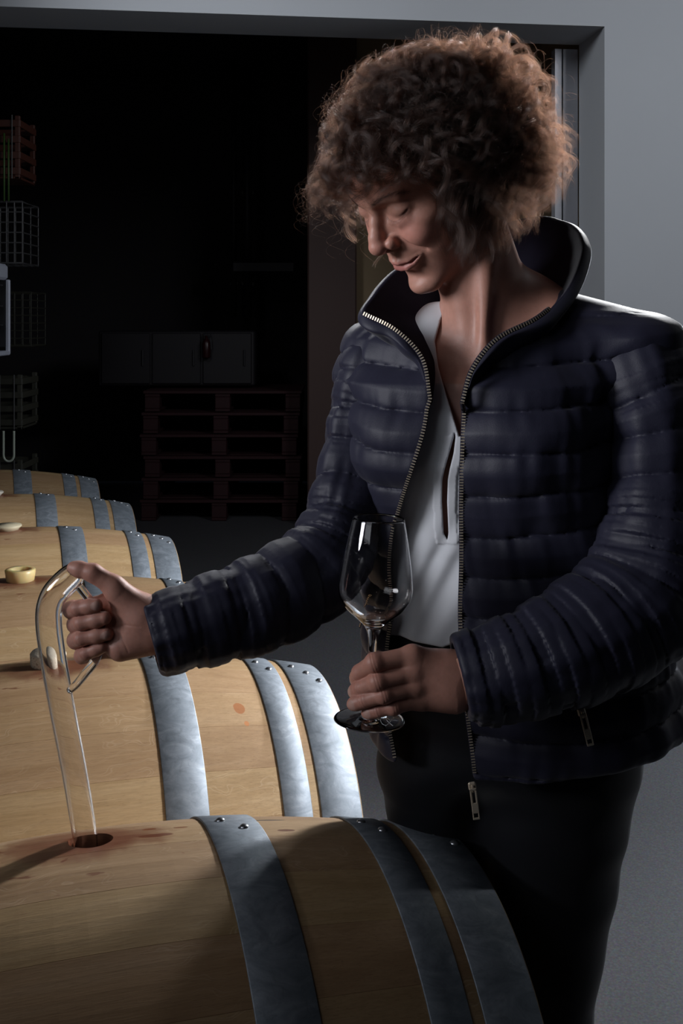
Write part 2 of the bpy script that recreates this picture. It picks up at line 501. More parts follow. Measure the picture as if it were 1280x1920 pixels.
# u-shaped hose
m = MB()
pts = [(rx(25), RYD - .16, rz(802))] + [(rx(25), RYD - .16, rz(835))] + [(rx(34.5) + math.cos(a) * rx(9.5 + 640) , RYD - .16, rz(846) - .03 * math.sin(a)) for a in np.linspace(math.pi, 0, 9)] + [(rx(44), RYD - .16, rz(835)), (rx(44), RYD - .16, rz(802))]
m.tube(spline(pts, 40), .0055, 10)
tag(m.build('bent_tube', simple('greenish_grey_tube', (.45, .50, .42, 1), .35), smooth=True), 'pale U-shaped tube hanging between the two olive crates', 'tube')

# ------------------------------------------------------------------ barrels
AX = math.radians(17.7)
HALF = .486
def barrel_r(x): return .3425 - .058 * (x / HALF) ** 2
def mat_oak(name, ref=None, tone=1.0, drips=()):
    t = NT(name)
    info = t.add('ShaderNodeObjectInfo'); rnd = info.outputs['Random']
    c = t.coord()
    off = t.add('ShaderNodeCombineXYZ', {0: t.math('MULTIPLY', rnd, 37.0), 1: t.math('MULTIPLY', rnd, 91.0), 2: 0.0}).outputs[0]
    cc = t.add('ShaderNodeVectorMath', {0: c, 1: off}, operation='ADD').outputs[0]
    fine = t.noise(t.scaled(cc, (14, 420, 420)), 1.0, 4, .7)
    band = t.noise(t.scaled(cc, (2.2, 30, 30)), 1.0, 5, .6, .6)
    dots = t.noise(t.scaled(cc, (60, 900, 900)), 1.0, 2, .5)
    base = t.ramp(band, [(.25, tuple(tone * x for x in (.345, .21, .10))), (.5, tuple(tone * x for x in (.44, .285, .145))), (.78, tuple(tone * x for x in (.52, .355, .20)))])
    base = t.mix(t.math('MULTIPLY', t.ramp(fine, [(.42, (0, 0, 0)), (.62, (1, 1, 1))]), .30), base, tuple(tone * x for x in (.24, .15, .075)) + (1,))
    base = t.mix(t.math('MULTIPLY', t.ramp(dots, [(.60, (0, 0, 0)), (.72, (1, 1, 1))]), .35), base, (.15, .085, .04, 1))
    # pale medullary flecks
    wv = t.add('ShaderNodeTexWave', {'Vector': t.scaled(cc, (9, 16, 16)), 'Scale': 1.0, 'Distortion': 14.0, 'Detail': 2.0, 'Detail Scale': 1.3}, wave_type='BANDS', bands_direction='Y').outputs[1]
    fl = t.ramp(wv, [(.86, (0, 0, 0)), (.93, (1, 1, 1)), (.99, (0, 0, 0))])
    msk = t.ramp(t.noise(cc, 5.0, 2), [(.48, (0, 0, 0)), (.62, (1, 1, 1))])
    base = t.mix(t.math('MULTIPLY', t.math('MULTIPLY', fl, msk), .28), base, (.72, .56, .38, 1))
    val = t.add('ShaderNodeHueSaturation', {'Hue': t.math('ADD', .494, t.math('MULTIPLY', rnd, .012)), 'Saturation': 1.0, 'Value': t.math('ADD', .93, t.math('MULTIPLY', rnd, .14)), 'Color': base}).outputs[0]
    rough = .62
    if ref is not None:
        rc = t.add('ShaderNodeTexCoord', None, object=ref).outputs['Object']
        sep = t.add('ShaderNodeSeparateXYZ', {0: rc}).outputs
        nz = t.noise(rc, 22, 4, .6); nz2 = t.noise(rc, 9, 3)
        # distance from the bung hole, stretched along the barrel
        dx = t.math('MULTIPLY', t.math('SUBTRACT', sep[0], -.012), .62); dy = sep[1]
        d = t.math('SQRT', t.math('ADD', t.math('MULTIPLY', dx, dx), t.math('MULTIPLY', dy, dy)))
        top = t.math('GREATER_THAN', sep[2], .2)
        dd = t.math('ADD', d, t.math('MULTIPLY', t.math('SUBTRACT', nz, .5), .085))
        s1 = t.ramp(dd, [(.030, (1, 1, 1)), (.052, (.55, .55, .55)), (.070, (0, 0, 0))])
        val = t.mix(t.math('MULTIPLY', t.math('MULTIPLY', s1, .85), top), val, (.17, .052, .032, 1))
        sp = t.noise(t.scaled(rc, (26, 46, 46), (3.1, .7, 0)), 1.0, 2, .5)
        s2 = t.ramp(sp, [(.665, (0, 0, 0)), (.69, (1, 1, 1))])
        near = t.ramp(d, [(.075, (1, 1, 1)), (.15, (0, 0, 0))])
        val = t.mix(t.math('MULTIPLY', t.math('MULTIPLY', t.math('MULTIPLY', s2, near), top), .85), val, (.16, .045, .02, 1))
        # one drip between the hoops
        def blob(val, x, y, rx_, ry_, col, k=.9):
            a = t.math('DIVIDE', t.math('SUBTRACT', sep[0], x), rx_); b = t.math('DIVIDE', t.math('SUBTRACT', sep[1], y), ry_)
            q = t.math('ADD', t.math('ADD', t.math('MULTIPLY', a, a), t.math('MULTIPLY', b, b)), t.math('MULTIPLY', t.math('SUBTRACT', nz, .5), 1.5))
            m_ = t.ramp(q, [(.75, (1, 1, 1)), (1.0, (0, 0, 0))])
            return t.mix(t.math('MULTIPLY', t.math('MULTIPLY', m_, k), top), val, col)
        for (x, y, a, b, col) in drips:
            val = blob(val, x, y, a, b, tuple(col) + (1,))
        wet = t.math('MULTIPLY', s1, top)
        rough = t.math('SUBTRACT', .62, t.math('MULTIPLY', wet, .34))
    h = t.math('ADD', t.math('MULTIPLY', fine, .6), t.math('MULTIPLY', dots, .4))
    t.bsdf(Base_Color=val, Roughness=rough, Specular_IOR_Level=.4, Normal=t.bump(h, .25, .0012))
    return t.m
def mat_hoop():
    t = NT('galvanised_steel'); c = t.coord()
    rnd = t.add('ShaderNodeObjectInfo').outputs['Random']
    cc = t.add('ShaderNodeVectorMath', {0: c, 1: t.add('ShaderNodeCombineXYZ', {0: t.math('MULTIPLY', rnd, 9.0), 1: 0.0, 2: 0.0}).outputs[0]}, operation='ADD').outputs[0]
    n = t.noise(t.scaled(cc, (18, 30, 30)), 1.0, 6, .65, 1.5); n2 = t.noise(cc, 70, 5, .7, 1.0)
    col = t.ramp(n, [(.3, (.17, .20, .23)), (.55, (.26, .295, .335)), (.75, (.37, .41, .455))])
    col = t.mix(t.math('MULTIPLY', t.ramp(n2, [(.35, (1, 1, 1)), (.5, (0, 0, 0))]), .35), col, (.13, .145, .165, 1))
    rust = t.ramp(t.noise(cc, 11, 5, .7), [(.66, (0, 0, 0)), (.78, (1, 1, 1))])
    col = t.mix(t.math('MULTIPLY', rust, .25), col, (.22, .15, .10, 1))
    rg = t.math('ADD', .47, t.math('MULTIPLY', n2, .25))
    t.bsdf(Base_Color=col, Metallic=.5, Roughness=rg, Normal=t.bump(n2, .15, .001))
    return t.m
M_HOOP = mat_hoop()
M_RIVET = simple('rivet_steel', (.5, .52, .55, 1), .3, .9)
NST = 26
def stave_geo(nx=28, na=4, th=.027):
    g = 2 * math.pi / NST
    gap = .00006 / .33
    v = []
    xs = np.linspace(-HALF, HALF, nx)
    for x in xs:
        R = barrel_r(x)
        ring = []
        bev = .00022
        for (a, r) in [(-g / 2 + gap, R - bev), (-g / 2 + gap + bev * .9 / R, R)] + [(-g / 2 + g * k / na, R) for k in range(1, na)] + [(g / 2 - gap - bev * .9 / R, R), (g / 2 - gap, R - bev), (g / 2 - gap, R - th), (-g / 2 + gap, R - th)]:
            ring.append((x, r * math.sin(a), r * math.cos(a)))
        v += ring
    k = len(v) // nx
    f = []
    for i in range(nx - 1):
        for j in range(k):
            f.append((i * k + j, i * k + (j + 1) % k, (i + 1) * k + (j + 1) % k, (i + 1) * k + j))
    f.append(tuple(range(k))[::-1]); f.append(tuple(range((nx - 1) * k, nx * k)))
    return v, f
def hoop_geo(x0, x1, th=.0022, n=96):
    v = []; f = []
    prof = []
    for x in (x0, x0 + .0012, (x0 + x1) / 2, x1 - .0012, x1): prof.append((x, barrel_r(x) + th * (.55 if x in (x0, x1) else 1) + .0006))
    prof += [(x1, barrel_r(x1) + .0003), (x0, barrel_r(x0) + .0003)]
    m = len(prof)
    for j in range(n):
        a = 2 * math.pi * j / n
        for (x, r) in prof: v.append((x, r * math.sin(a), r * math.cos(a)))
    for j in range(n):
        for i in range(m):
            f.append((j * m + i, ((j + 1) % n) * m + i, ((j + 1) % n) * m + (i + 1) % m, j * m + (i + 1) % m))
    return v, f
HOOPS = [(.145, .216), (.342, .393), (.409, .484)]
_sv, _sf = stave_geo()
def rivet(mb, x, phi, r=.0062):
    R = barrel_r(x) + .0026
    n = np.array([0, math.sin(phi), math.cos(phi)]); c = np.array([x, R * n[1], R * n[2]])
    e1 = np.array([1, 0, 0.]); e2 = np.cross(n, e1)
    v = []; f = []
    K = 10
    for (rr, hh) in ((1, -.1), (.98, .18), (.75, .45), (.4, .62)):
        for k in range(K):
            a = 2 * math.pi * k / K
            v.append(c + r * rr * (math.cos(a) * e1 + math.sin(a) * e2) + n * r * hh)
    v.append(c + n * r * .68)
    for i in range(3):
        for k in range(K): f.append((i * K + k, i * K + (k + 1) % K, (i + 1) * K + (k + 1) % K, (i + 1) * K + k))
    for k in range(K): f.append((3 * K + k, 3 * K + (k + 1) % K, 4 * K))
    mb.add(v, f)

NAMES = ['nearest oak barrel with an open, wine-stained bung hole and the glass tube in it',
         'second oak barrel from the front, with pale cork bung and small orange stain',
         'third oak barrel from the front, mostly behind the outstretched arm, with a yellow silicone bung',
         'fourth oak barrel from the front, flat pale bung and three hoops beyond the thumb',
         'fifth oak barrel from the front, pinkish staves, between the fourth and the farthest',
         'farthest and smallest oak barrel at the far end of the row']
# bung position (px, depth), length jitter, tone
BP = [(176, 1.36, -.024, .94), (112, 2.025, .0, 1.0), (38, 2.69, 0, 1.0), (14, 3.34, .0, 1.05), (-16, 3.985, 0, .92), (-45, 4.64, 0, .80)]
SM = {}
BAR = []
for bi, (px, yy, dj, tone) in enumerate(BP):
    bx = (px - 640) * yy / F_PX
    b = empty('wine_barrel', (bx, yy, .358 + dj)); b.rotation_euler = (0, 0, AX)
    tag(b, NAMES[bi], 'barrel', 'oak wine barrels in a row')
    BAR.append(b)
    if bi == 0: b.rotation_euler = (-math.radians(8), 0, AX); b.rotation_mode = 'XYZ'
    if bi == 0: drips = [(.247, -.020, .012, .004, (.13, .04, .015)), (.235, .03, .03, .004, (.05, .035, .03)), (.08, -.012, .022, .006, (.15, .045, .02)), (.075, .016, .009, .004, (.2, .06, .02)), (.115, .012, .010, .004, (.2, .07, .02)), (-.06, .02, .03, .012, (.2, .09, .05))]
    elif bi == 1: drips = [(.295, -.150, .011, .012, (.36, .13, .04)), (.302, -.178, .005, .005, (.5, .2, .07)), (.03, .04, .05, .01, (.22, .16, .11))]
    else: drips = [(.1, .05, .05, .02, (.3, .2, .12))]
    mo = mat_oak('oak_wood', b, tone, drips)
    base_me = None
    st = 0
    for k in range(NST):
        if k == 0 and bi == 0:
            o = mesh_obj('stave', _sv, _sf, mo, b, False)
            # bored bung hole
            cm = bpy.data.meshes.new('bore'); cv, cf = lathe_geo([(0, -.06), (.0275, -.06), (.0285, .06), (0, .06)], 40)
            cm.from_pydata([tuple(q) for q in cv], [], cf); co = bpy.data.objects.new('bore', cm); COL.objects.link(co)
            co.parent = b; co.location = (0, 0, .343)
            md = o.modifiers.new('b', 'BOOLEAN'); md.object = co; md.operation = 'DIFFERENCE'; md.solver = 'EXACT'
            dg = bpy.context.evaluated_depsgraph_get()
            nm = bpy.data.meshes.new_from_object(o.evaluated_get(dg))
            o.modifiers.clear(); o.data = nm
            bpy.data.objects.remove(co)
            continue
        if base_me is None:
            o = mesh_obj('stave', _sv, _sf, mo, b, False); base_me = o.data
        else:
            o = bpy.data.objects.new('stave', base_me); COL.objects.link(o); o.parent = b
        o.rotation_euler = (2 * math.pi * k / NST, 0, 0)
    for side in (1, -1):
        for hi, (x0, x1) in enumerate(HOOPS):
            key = (side, hi)
            a, c = (x0, x1) if side > 0 else (-x1, -x0)
            if key not in SM:
                v, f = hoop_geo(a, c); h = mesh_obj('hoop', v, f, M_HOOP, b, False); SM[key] = h.data
                for p_ in h.data.polygons: p_.use_smooth = True
                mb = MB(); xm = (a + c) / 2
                rv = {0: [(-.012, .05), (.012, -.055)], 1: [(-.008, .05), (.010, -.060)], 2: [(-.018, .05), (.004, -.04), (.022, -.135)]}[hi]
                for dx, ph in rv: rivet(mb, xm + dx, ph)
                r_ = mb.build('rivets', M_RIVET, h, True); SM[key + ('r',)] = r_.data
            else:
                h = bpy.data.objects.new('hoop', SM[key]); COL.objects.link(h); h.parent = b
                r_ = bpy.data.objects.new('rivets', SM[key + ('r',)]); COL.objects.link(r_); r_.parent = h
            r_['kind'] = 'stuff'
            h.rotation_euler = (math.radians([0, 2.0, -3, 2, -2, 3][bi] + (hi - 1) * 1.0), 0, 0)
        mb = MB()
        # head of eight boards
        for q in range(8):
            R = barrel_r(HALF - .03) - .028
            y0 = -R + 2 * R * q / 8 + .0006; y1 = -R + 2 * R * (q + 1) / 8 - .0006
            ys = np.linspace(y0, y1, 5)
            up = [(y, math.sqrt(max(R * R - y * y, 0))) for y in ys]
            ring = [(y, z) for y, z in up] + [(y, -z) for y, z in up[::-1]]
            xa, xb = side * (HALF - .040), side * (HALF - .022)
            n = len(ring)
            m = MB(); m.add([(xa, y, z) for y, z in ring] + [(xb, y, z) for y, z in ring], [tuple(range(n)), tuple(range(n, 2 * n))[::-1]] + [(i, (i + 1) % n, n + (i + 1) % n, n + i) for i in range(n)])
            ho = m.build('head_board', mo, b)
# corks and bungs
def bung(bi, name, label, prof, mat, dx=0, dy=0, tilt=(0, 0)):
    b = BAR[bi]; v, f = lathe_geo(prof, 32)
    o = mesh_obj(name, v, f, mat); 
    q = Matrix.Rotation(AX, 3, 'Z') @ Vector((dx, dy, 0))
    o.location = (b.location.x + q.x, b.location.y + q.y, .7005 - (dx ** 2) * .26 - dy * dy / .7 ); o.rotation_euler = (tilt[0], tilt[1], 0)
    tag(o, label, 'bung'); return o
def mat_cork():
    t = NT('pale_cork'); c = t.coord()
    v = t.add('ShaderNodeTexVoronoi', {'Vector': c, 'Scale': 350.0}).outputs[0]; n = t.noise(c, 300, 3)
    t.bsdf(Base_Color=t.mix(t.ramp(n, [(.55, (0, 0, 0)), (.7, (1, 1, 1))]), (.72, .63, .50, 1), (.35, .24, .15, 1)), Roughness=.8, Normal=t.bump(v, .4, .001))
    return t.m
bung(1, 'cork_bung', 'round speckled cork bung seen behind the glass tube on the second barrel', [(0, -.004), (.028, -.004), (.031, .004), (.032, .020), (.029, .024), (0, .024)], mat_cork(), -.020, .012, (.05, .04))
t_ = NT('yellow_silicone'); t_.bsdf(Base_Color=(.80, .62, .30, 1), Roughness=.35, Subsurface_Weight=.5, Subsurface_Radius=(.02, .012, .004), Subsurface_Scale=1.0, Transmission_Weight=.15)
bung(2, 'silicone_bung', 'tapered translucent yellow silicone bung on the third barrel', [(0, -.01), (.031, -.01), (.034, .010), (.036, .024), (.033, .027), (.020, .026), (.018, .020), (0, .020)], t_.m)
bung(3, 'flat_bung', 'flat wide pale bung on the fourth barrel at the left edge', [(0, -.004), (.030, -.004), (.034, .003), (.042, .010), (.040, .014), (0, .016)], simple('pale_silicone', (.66, .58, .40, 1), .4))
bung(4, 'cap_bung', 'pale cap bung on the fifth barrel, beyond the left edge', [(0, -.004), (.030, -.004), (.034, .003), (.042, .010), (.040, .014), (0, .016)], simple('pale_cap', (.6, .56, .48, 1), .4))

# low wooden rails that carry the row
M_RAIL = simple('rail_wood', (.30, .20, .12, 1), .75, 0, 25)
d_ = np.array([BAR[5].location.x - BAR[1].location.x, BAR[5].location.y - BAR[1].location.y]); Ld = np.linalg.norm(d_); d_ /= Ld
for sgn in (-1, 1):
    c0 = np.array([BAR[1].location.x, BAR[1].location.y]) + d_ * Ld / 2 + np.array([math.cos(AX), math.sin(AX)]) * .25 * sgn
    an = math.atan2(d_[1], d_[0]); R_ = np.array([[math.cos(an), -math.sin(an), 0], [math.sin(an), math.cos(an), 0], [0, 0, 1]])
    mb = MB(); mb.box((c0[0], c0[1], .0035), (Ld + .5, .07, .056), R_, bevel=.003)
    tag(mb.build('wooden_rail', M_RAIL), ('inner' if sgn > 0 else 'outer') + ' low wooden rail on the floor under the second to last barrels', 'rail', 'rails under the barrels')
    c1 = np.array([BAR[0].location.x, BAR[0].location.y]) + np.array([math.cos(AX), math.sin(AX)]) * .25 * sgn
    mb = MB(); mb.box((c1[0], c1[1], -.009), (.3, .07, .032), R_, bevel=.003)
    tag(mb.build('wooden_block', M_RAIL), ('inner' if sgn > 0 else 'outer') + ' wooden block on the floor under the nearest barrel', 'block', 'blocks under the nearest barrel')
# ------------------------------------------------------------------ head frame (mm: s = her left, f = forward, u = up)
def head_frame(y, p, r):
    y, p, r = map(math.radians, (y, p, r))
    rx = np.array([[1, 0, 0], [0, math.cos(p), -math.sin(p)], [0, math.sin(p), math.cos(p)]])
    rz = np.array([[math.cos(y), -math.sin(y), 0], [math.sin(y), math.cos(y), 0], [0, 0, 1]])
    ry = np.array([[math.cos(r), 0, math.sin(r)], [0, 1, 0], [-math.sin(r), 0, math.cos(r)]])
    return rz @ ry @ rx @ np.array([[1, 0, 0], [0, -1, 0], [0, 0, 1.]]).T
HR = head_frame(-56.4, 35.4, 3.4)
HS = 1.0968 * 1.44 / 1.4955 / 1000.0
HO = np.array([0.1253839, 1.4955694, 1.49258333 - CAM_H]) * 1.44 / 1.4955 + np.array([0, 0, CAM_H])
def h2w(p): return np.asarray(p, float) @ HR.T * HS + HO
def w2h(p): return (np.asarray(p) - HO) @ HR / HS

NECK_BASE = P(955, 700, 1.50)
def head_sdf_local(q):
    """q in mm, head frame"""
    m = q.copy(); m[:, 0] = np.abs(m[:, 0])
    d = ell(m, (0, -2, 46), (73, 95, 80))
    d = smin(d, ell(m, (0, 46, 58), (58, 50, 48)), 18)
    d = smin(d, ell(m, (0, 40, -12), (58, 52, 66)), 16)
    d = smin(d, cone(m, (46, 8, -42), (14, 72, -83), 17, 12), 20)
    d = smin(d, ell(m, (40, 40, -30), (20, 32, 30)), 18)
    d = smin(d, ell(m, (0, 40, -57), (38, 44, 28)), 14)
    d = smin(d, ell(m, (0, 80, -84), (17, 13, 11)), 9)
    d = smin(d, cone(m, (8, 91, 39), (42, 80, 41), 5.5, 5.5), 12)
    d = smin(d, ell(m, (44, 56, 3), (20, 22, 14)), 18)
    d = smin(d, ell(m, (35, 71, -13), (19, 18, 17)), 11)       # smiling cheek
    d = smin(d, ell(m, (0, 80, -38), (26, 17, 22)), 9)        # muzzle
    d = smin(d, cone(m, (0, 84, 6), (0, 87, -12), 12, 14), 9)
    # eye socket and closed lid
    d = smax(d, -ell(m, (29, 97, 25), (17, 11, 9.5)), 10)
    d = smax(d, -ell(m, (14, 98, 20), (6, 10, 9)), 8)
    lid = ell(m, (31, 74, 22.5), (16.5, 15, 12))
    d = smin(d, lid, 5)
    d = smax(d, -chain(m, [(18, 87, 27), (26, 91, 30.5), (36, 90, 30.5), (46, 82, 25)], [.7, 1.0, 1.0, .6]), 2.2)
    d = smax(d, -chain(m, [(17, 87, 19), (24, 90, 14.8), (33, 90, 13.8), (41, 85, 16.5), (47, 79, 21)], [.6, 1.2, 1.3, 1.1, .7]), 1.8)
    d = smin(d, chain(m, [(20, 84, 10), (29, 86, 6.5), (39, 80, 8.5)], [1.5, 2.5, 1.5]), 9)  # lower lid bag
    for (a, b) in (((50, 75, 24), (60, 66, 32)), ((50, 75, 21), (62, 63, 24)), ((50, 74, 18), (60, 65, 14))):
        d = smax(d, -cone(m, a, b, .8, .4), 1.8)
    # nose
    d = smin(d, chain(m, [(0, 88, 30), (0, 97, 15), (0, 106, 0), (0, 110, -10)], [7.0, 6.8, 8.6, 10.8], 4), 7)
    d = smin(d, cone(m, (3, 108, -11), (0, 105, -16), 8.5, 5.5), 4)
    d = smin(d, ell(m, (14, 96, -12.5), (6.5, 11, 8.6)), 4)
    d = smin(d, cone(m, (0, 106, -17), (0, 98, -23), 3.4, 3.6), 3)
    d = smax(d, -ell(m, (7, 102, -19), (3.0, 5, 3.0)), 2)
    d = smax(d, -chain(m, [(17, 97, -3), (20, 92, -11), (17.5, 90, -19)], [.7, 1.1, .8]), 4)
    # lips
    up_pts = [(0, 96.2, -41.5), (5, 96, -40.6), (16, 91, -41.5), (31, 79.5, -37.5)]
    lo_pts = [(0, 93.5, -50.8), (10, 92, -50.2), (20, 86.5, -46.5), (30, 79, -39.5)]
    d = smin(d, chain(m, up_pts, [3.6, 3.8, 3.0, 1.2], 2), 3.5)
    d = smin(d, chain(m, lo_pts, [4.6, 4.5, 3.4, 1.2], 2), 3.5)
    d = smax(d, -chain(m, [(0, 99.2, -45.5), (10, 96.5, -45.3), (20, 89.8, -43.6), (29, 81.5, -39.0)], [1.3, 1.8, 1.7, .8]), 1.6)
    d = smax(d, -ell(m, (0, 92, -62), (15, 6, 4.5)), 7)
    # smile folds
    d = smax(d, -chain(m, [(21, 93, -13), (31, 85, -23), (40, 76, -33)], [.5, 1.3, .4]), 8)
    d = smax(d, -ell(m, (0, 101, -32), (2.2, 5, 6)), 3)
    # ears
    e = ell(m, (71, -4, 2), (5, 15, 27), None)
    e = smax(e, -ell(m, (77, -2, 3), (5, 9, 17)), 3)
    d = smin(d, e, 4)
    return d

_UNDER = w2h(NECK_BASE)
def head_sdf(pw):
    q = w2h(pw).astype(np.float32)
    d = np.linalg.norm(q - np.array([0, 10, 5], np.float32), axis=1) - 160
    near = d < 30
    if near.any(): d[near] = head_sdf_local(q[near])
    n0 = np.array([0, -24, -6]); nb = _UNDER
    nk = cone(q, n0, nb, 48, 58)
    d = smin(d, nk, 16)
    # larynx and neck cords
    throat = h2w([0, 18, -74])
    qa = w2h(throat); qb = w2h(P(885, 668, 1.44))
    d = smin(d, cone(q, qa, qb, 15, 9), 22)
    for (a, b) in (((50, -26, -34), P(905, 668, 1.42)), ((-50, -26, -34), P(868, 668, 1.45))):
        d = smin(d, cone(q, a, w2h(b), 9, 5), 16)
    return d * HS

def skin_tint(pw):
    q = w2h(pw); m = q.copy(); m[:, 0] = np.abs(m[:, 0])
    c = np.tile(np.array([0.47, 0.238, 0.178]), (len(q), 1))
    def blend(mask, col):
        nonlocal c
        c = c * (1 - mask[:, None]) + np.array(col) * mask[:, None]
    fall = lambda d, w: 1 / (1 + np.exp(np.clip(d / w, -30, 30)))
    blend(0.45 * fall(ell(m, (38, 78, -8), (20, 20, 18)), 5), (0.52, 0.20, 0.165))
    blend(0.5 * fall(ell(m, (0, 110, -12), (16, 14, 12)), 3), (0.50, 0.20, 0.16))
    up = chain(m, [(0, 98, -42.5), (5, 98, -42), (16, 92.5, -42.5), (28, 82, -40)], [2.6, 3.2, 2.6, .8])
    lo = chain(m, [(0, 95, -50), (10, 93.5, -49.5), (20, 88, -46), (28, 81.5, -41)], [4.6, 4.4, 3.2, .8])
    blend(0.85 * fall(np.minimum(up, lo), 0.8), (0.42, 0.14, 0.13))
    br = chain(m, [(12, 97, 39), (26, 93, 44), (42, 84, 45), (54, 73, 40)], [2.6, 3.4, 2.6, 0.9])
    nz = noise3(q, 0.8)
    blend(np.clip(0.8 * fall(br, 1.0) * (0.6 + 0.8 * nz), 0, 1), (0.060, 0.032, 0.025))
    la = chain(m, [(16, 88, 20), (24, 91, 15.5), (33, 91, 14.5), (41, 86, 17), (46, 80, 21)], [.8, 1.6, 1.8, 1.6, .9])
    blend(0.9 * fall(la, 0.4), (0.03, 0.018, 0.016))
    t = noise3(pw, 90, 1) * 0.6 + noise3(pw, 260, 2) * 0.4
    c *= (0.88 + 0.24 * t)[:, None]
    hl = np.interp(q[:, 1], [-60, -30, 0, 25, 50, 75, 98], [-25, -10, 25, 30, 52, 72, 80])
    blend(0.93 * fall(hl + 5 - q[:, 2], 3) * (np.linalg.norm(q - np.array([0, 0, 40]), axis=1) < 125), (.018, .010, .008))
    mole = np.linalg.norm(q - np.array([-8, 100, 57]), axis=1)
    blend(fall(mole - 1.2, .3), (.08, .04, .03))
    return c

def mat_skin():
    t = NT('skin'); c = t.coord()
    a = t.add('ShaderNodeVertexColor', None, layer_name='tint').outputs[0]
    n = t.noise(c, 900, 2); n2 = t.noise(c, 260, 3)
    h = t.math('ADD', n, n2)
    b = t.bsdf(Base_Color=a, Roughness=0.46, Specular_IOR_Level=0.4, Subsurface_Weight=0.12, Subsurface_Radius=(0.012, 0.004, 0.002), Subsurface_Scale=0.5,
           Normal=t.bump(h, 0.22, 0.0006))
    return t.m
MAT_SKIN = mat_skin()
def mat_fabric(name, col, rough, sheen, nscale=700, bump=.12, spec=.4, coarse=0.0):
    t = NT(name); c = t.coord()
    n = t.noise(c, nscale, 2)
    n2 = t.noise(c, 55, 4, .6)
    n3 = t.noise(c, 12, 3)
    h = t.math('ADD', t.math('MULTIPLY', n, .3), t.math('MULTIPLY', n2, coarse))
    colr = t.mix(t.math('MULTIPLY', n3, .35), col, tuple(x * .7 for x in col[:3]) + (1,))
    t.bsdf(Base_Color=colr, Roughness=rough, Specular_IOR_Level=spec, Sheen_Weight=sheen, Sheen_Roughness=.4, Normal=t.bump(h, bump, .002))
    return t.m
MAT_JACKET = mat_fabric('navy_nylon', (.0185, .0188, .037, 1), .54, .10, 900, .20, .30, 1.0)
MAT_LINING = mat_fabric('dark_lining', (.014, .013, .026, 1), .8, .05, 900, .2, .12, .5)
MAT_BLOUSE = mat_fabric('grey_white_crepe', (.68, .70, .74, 1), .75, .1, 1600, .1, .3, .25)
MAT_JEANS = mat_fabric('dark_denim', (.003, .0038, .007, 1), .75, .15, 1200, .2, .3, .5)
MAT_BRASS = simple('pale_brass', (.74, .64, .50, 1), .35, .55, 200, .1, .05)
# ------------------------------------------------------------------ torso frame and fields (metres, world)
YAW = math.radians(22)
TS = np.array([math.cos(YAW), -math.sin(YAW)]); TF = np.array([-math.sin(YAW), -math.cos(YAW)])
TB = np.array([  # z, cx, cy, a, b : body
    (0.66, .246, 1.575, .140, .108), (0.78, .243, 1.555, .150, .116), (0.90, .225, 1.515, .160, .115), (1.02, .205, 1.505, .140, .102),
    (1.14, .190, 1.50, .150, .118), (1.24, .190, 1.505, .160, .108), (1.30, .195, 1.515, .120, .080), (1.40, .195, 1.52, .10, .06)])
TJ = np.array([
    (0.66, .246, 1.53, .190, .145), (0.75, .246, 1.53, .200, .152), (0.80, .248, 1.53, .211, .160), (0.88, .240, 1.525, .210, .156), (1.00, .215, 1.51, .182, .140),
    (1.14, .195, 1.50, .182, .148), (1.24, .190, 1.50, .188, .136), (1.30, .195, 1.505, .150, .108), (1.40, .195, 1.51, .12, .08)])
def loft(p, T, power=2.3):
    z = p[:, 2]
    cx, cy, a, b = (np.interp(z, T[:, 0], T[:, i]) for i in (1, 2, 3, 4))
    dx = p[:, 0] - cx; dy = p[:, 1] - cy
    s = dx * TS[0] + dy * TS[1]; f = dx * TF[0] + dy * TF[1]
    q = (np.abs(s / a) ** power + np.abs(f / b) ** power) ** (1 / power)
    return (q - 1) * np.minimum(a, b) * 1.05, s, f, np.arctan2(s / a, f / b)
R_SH = P(716, 678, 1.525); L_SH = P(1200, 662, 1.415); NECKC = P(962, 590, 1.505)
def body_core(p):
    d, s, f, th = loft(p, TB)
    d = smax(d, p[:, 2] - 1.30, .03)
    d = smin(d, cone(p, R_SH, NECKC, .036, .052), .05)
    d = smin(d, cone(p, L_SH, NECKC, .036, .052), .05)
    return d

ZL = np.array([(560, 665), (588, 680), (600, 705), (618, 740), (640, 768), (670, 790), (720, 804), (745, 806), (800, 800), (850, 785), (900, 768), (950, 752), (1000, 739),
               (1060, 733), (1100, 736), (1130, 740), (1165, 737), (1200, 729), (1290, 727), (1375, 733), (1410, 744), (1455, 742), (1600, 742)], float)
ZR = np.array([(560, 1040), (580, 1028), (600, 998), (635, 930), (660, 905), (690, 885), (730, 870), (760, 866), (850, 862), (950, 860), (1050, 861), (1150, 858), (1200, 860),
               (1300, 868), (1345, 872), (1400, 880), (1465, 887), (1600, 890)], float)
def opening(p, f):
    px = 640 + F_PX * p[:, 0] / p[:, 1]; py = 600 + F_PX * (CAM_H - p[:, 2]) / p[:, 1]
    g = np.maximum(np.interp(py, ZL[:, 0], ZL[:, 1]) - px, px - np.interp(py, ZR[:, 0], ZR[:, 1])) * p[:, 1] / F_PX
    # the diagonal lapel edges are nearly horizontal: scale to a true distance
    g = np.where((py < 660), g * 0.6, g)
    return np.maximum(g, -(f - 0.02))

def baffle(u, sharp=0.42):
    """u in rows; 0 on the stitch line, 1 in the middle"""
    t = np.abs(u - np.round(u)) * 2
    return np.clip(t, 0, 1) ** sharp

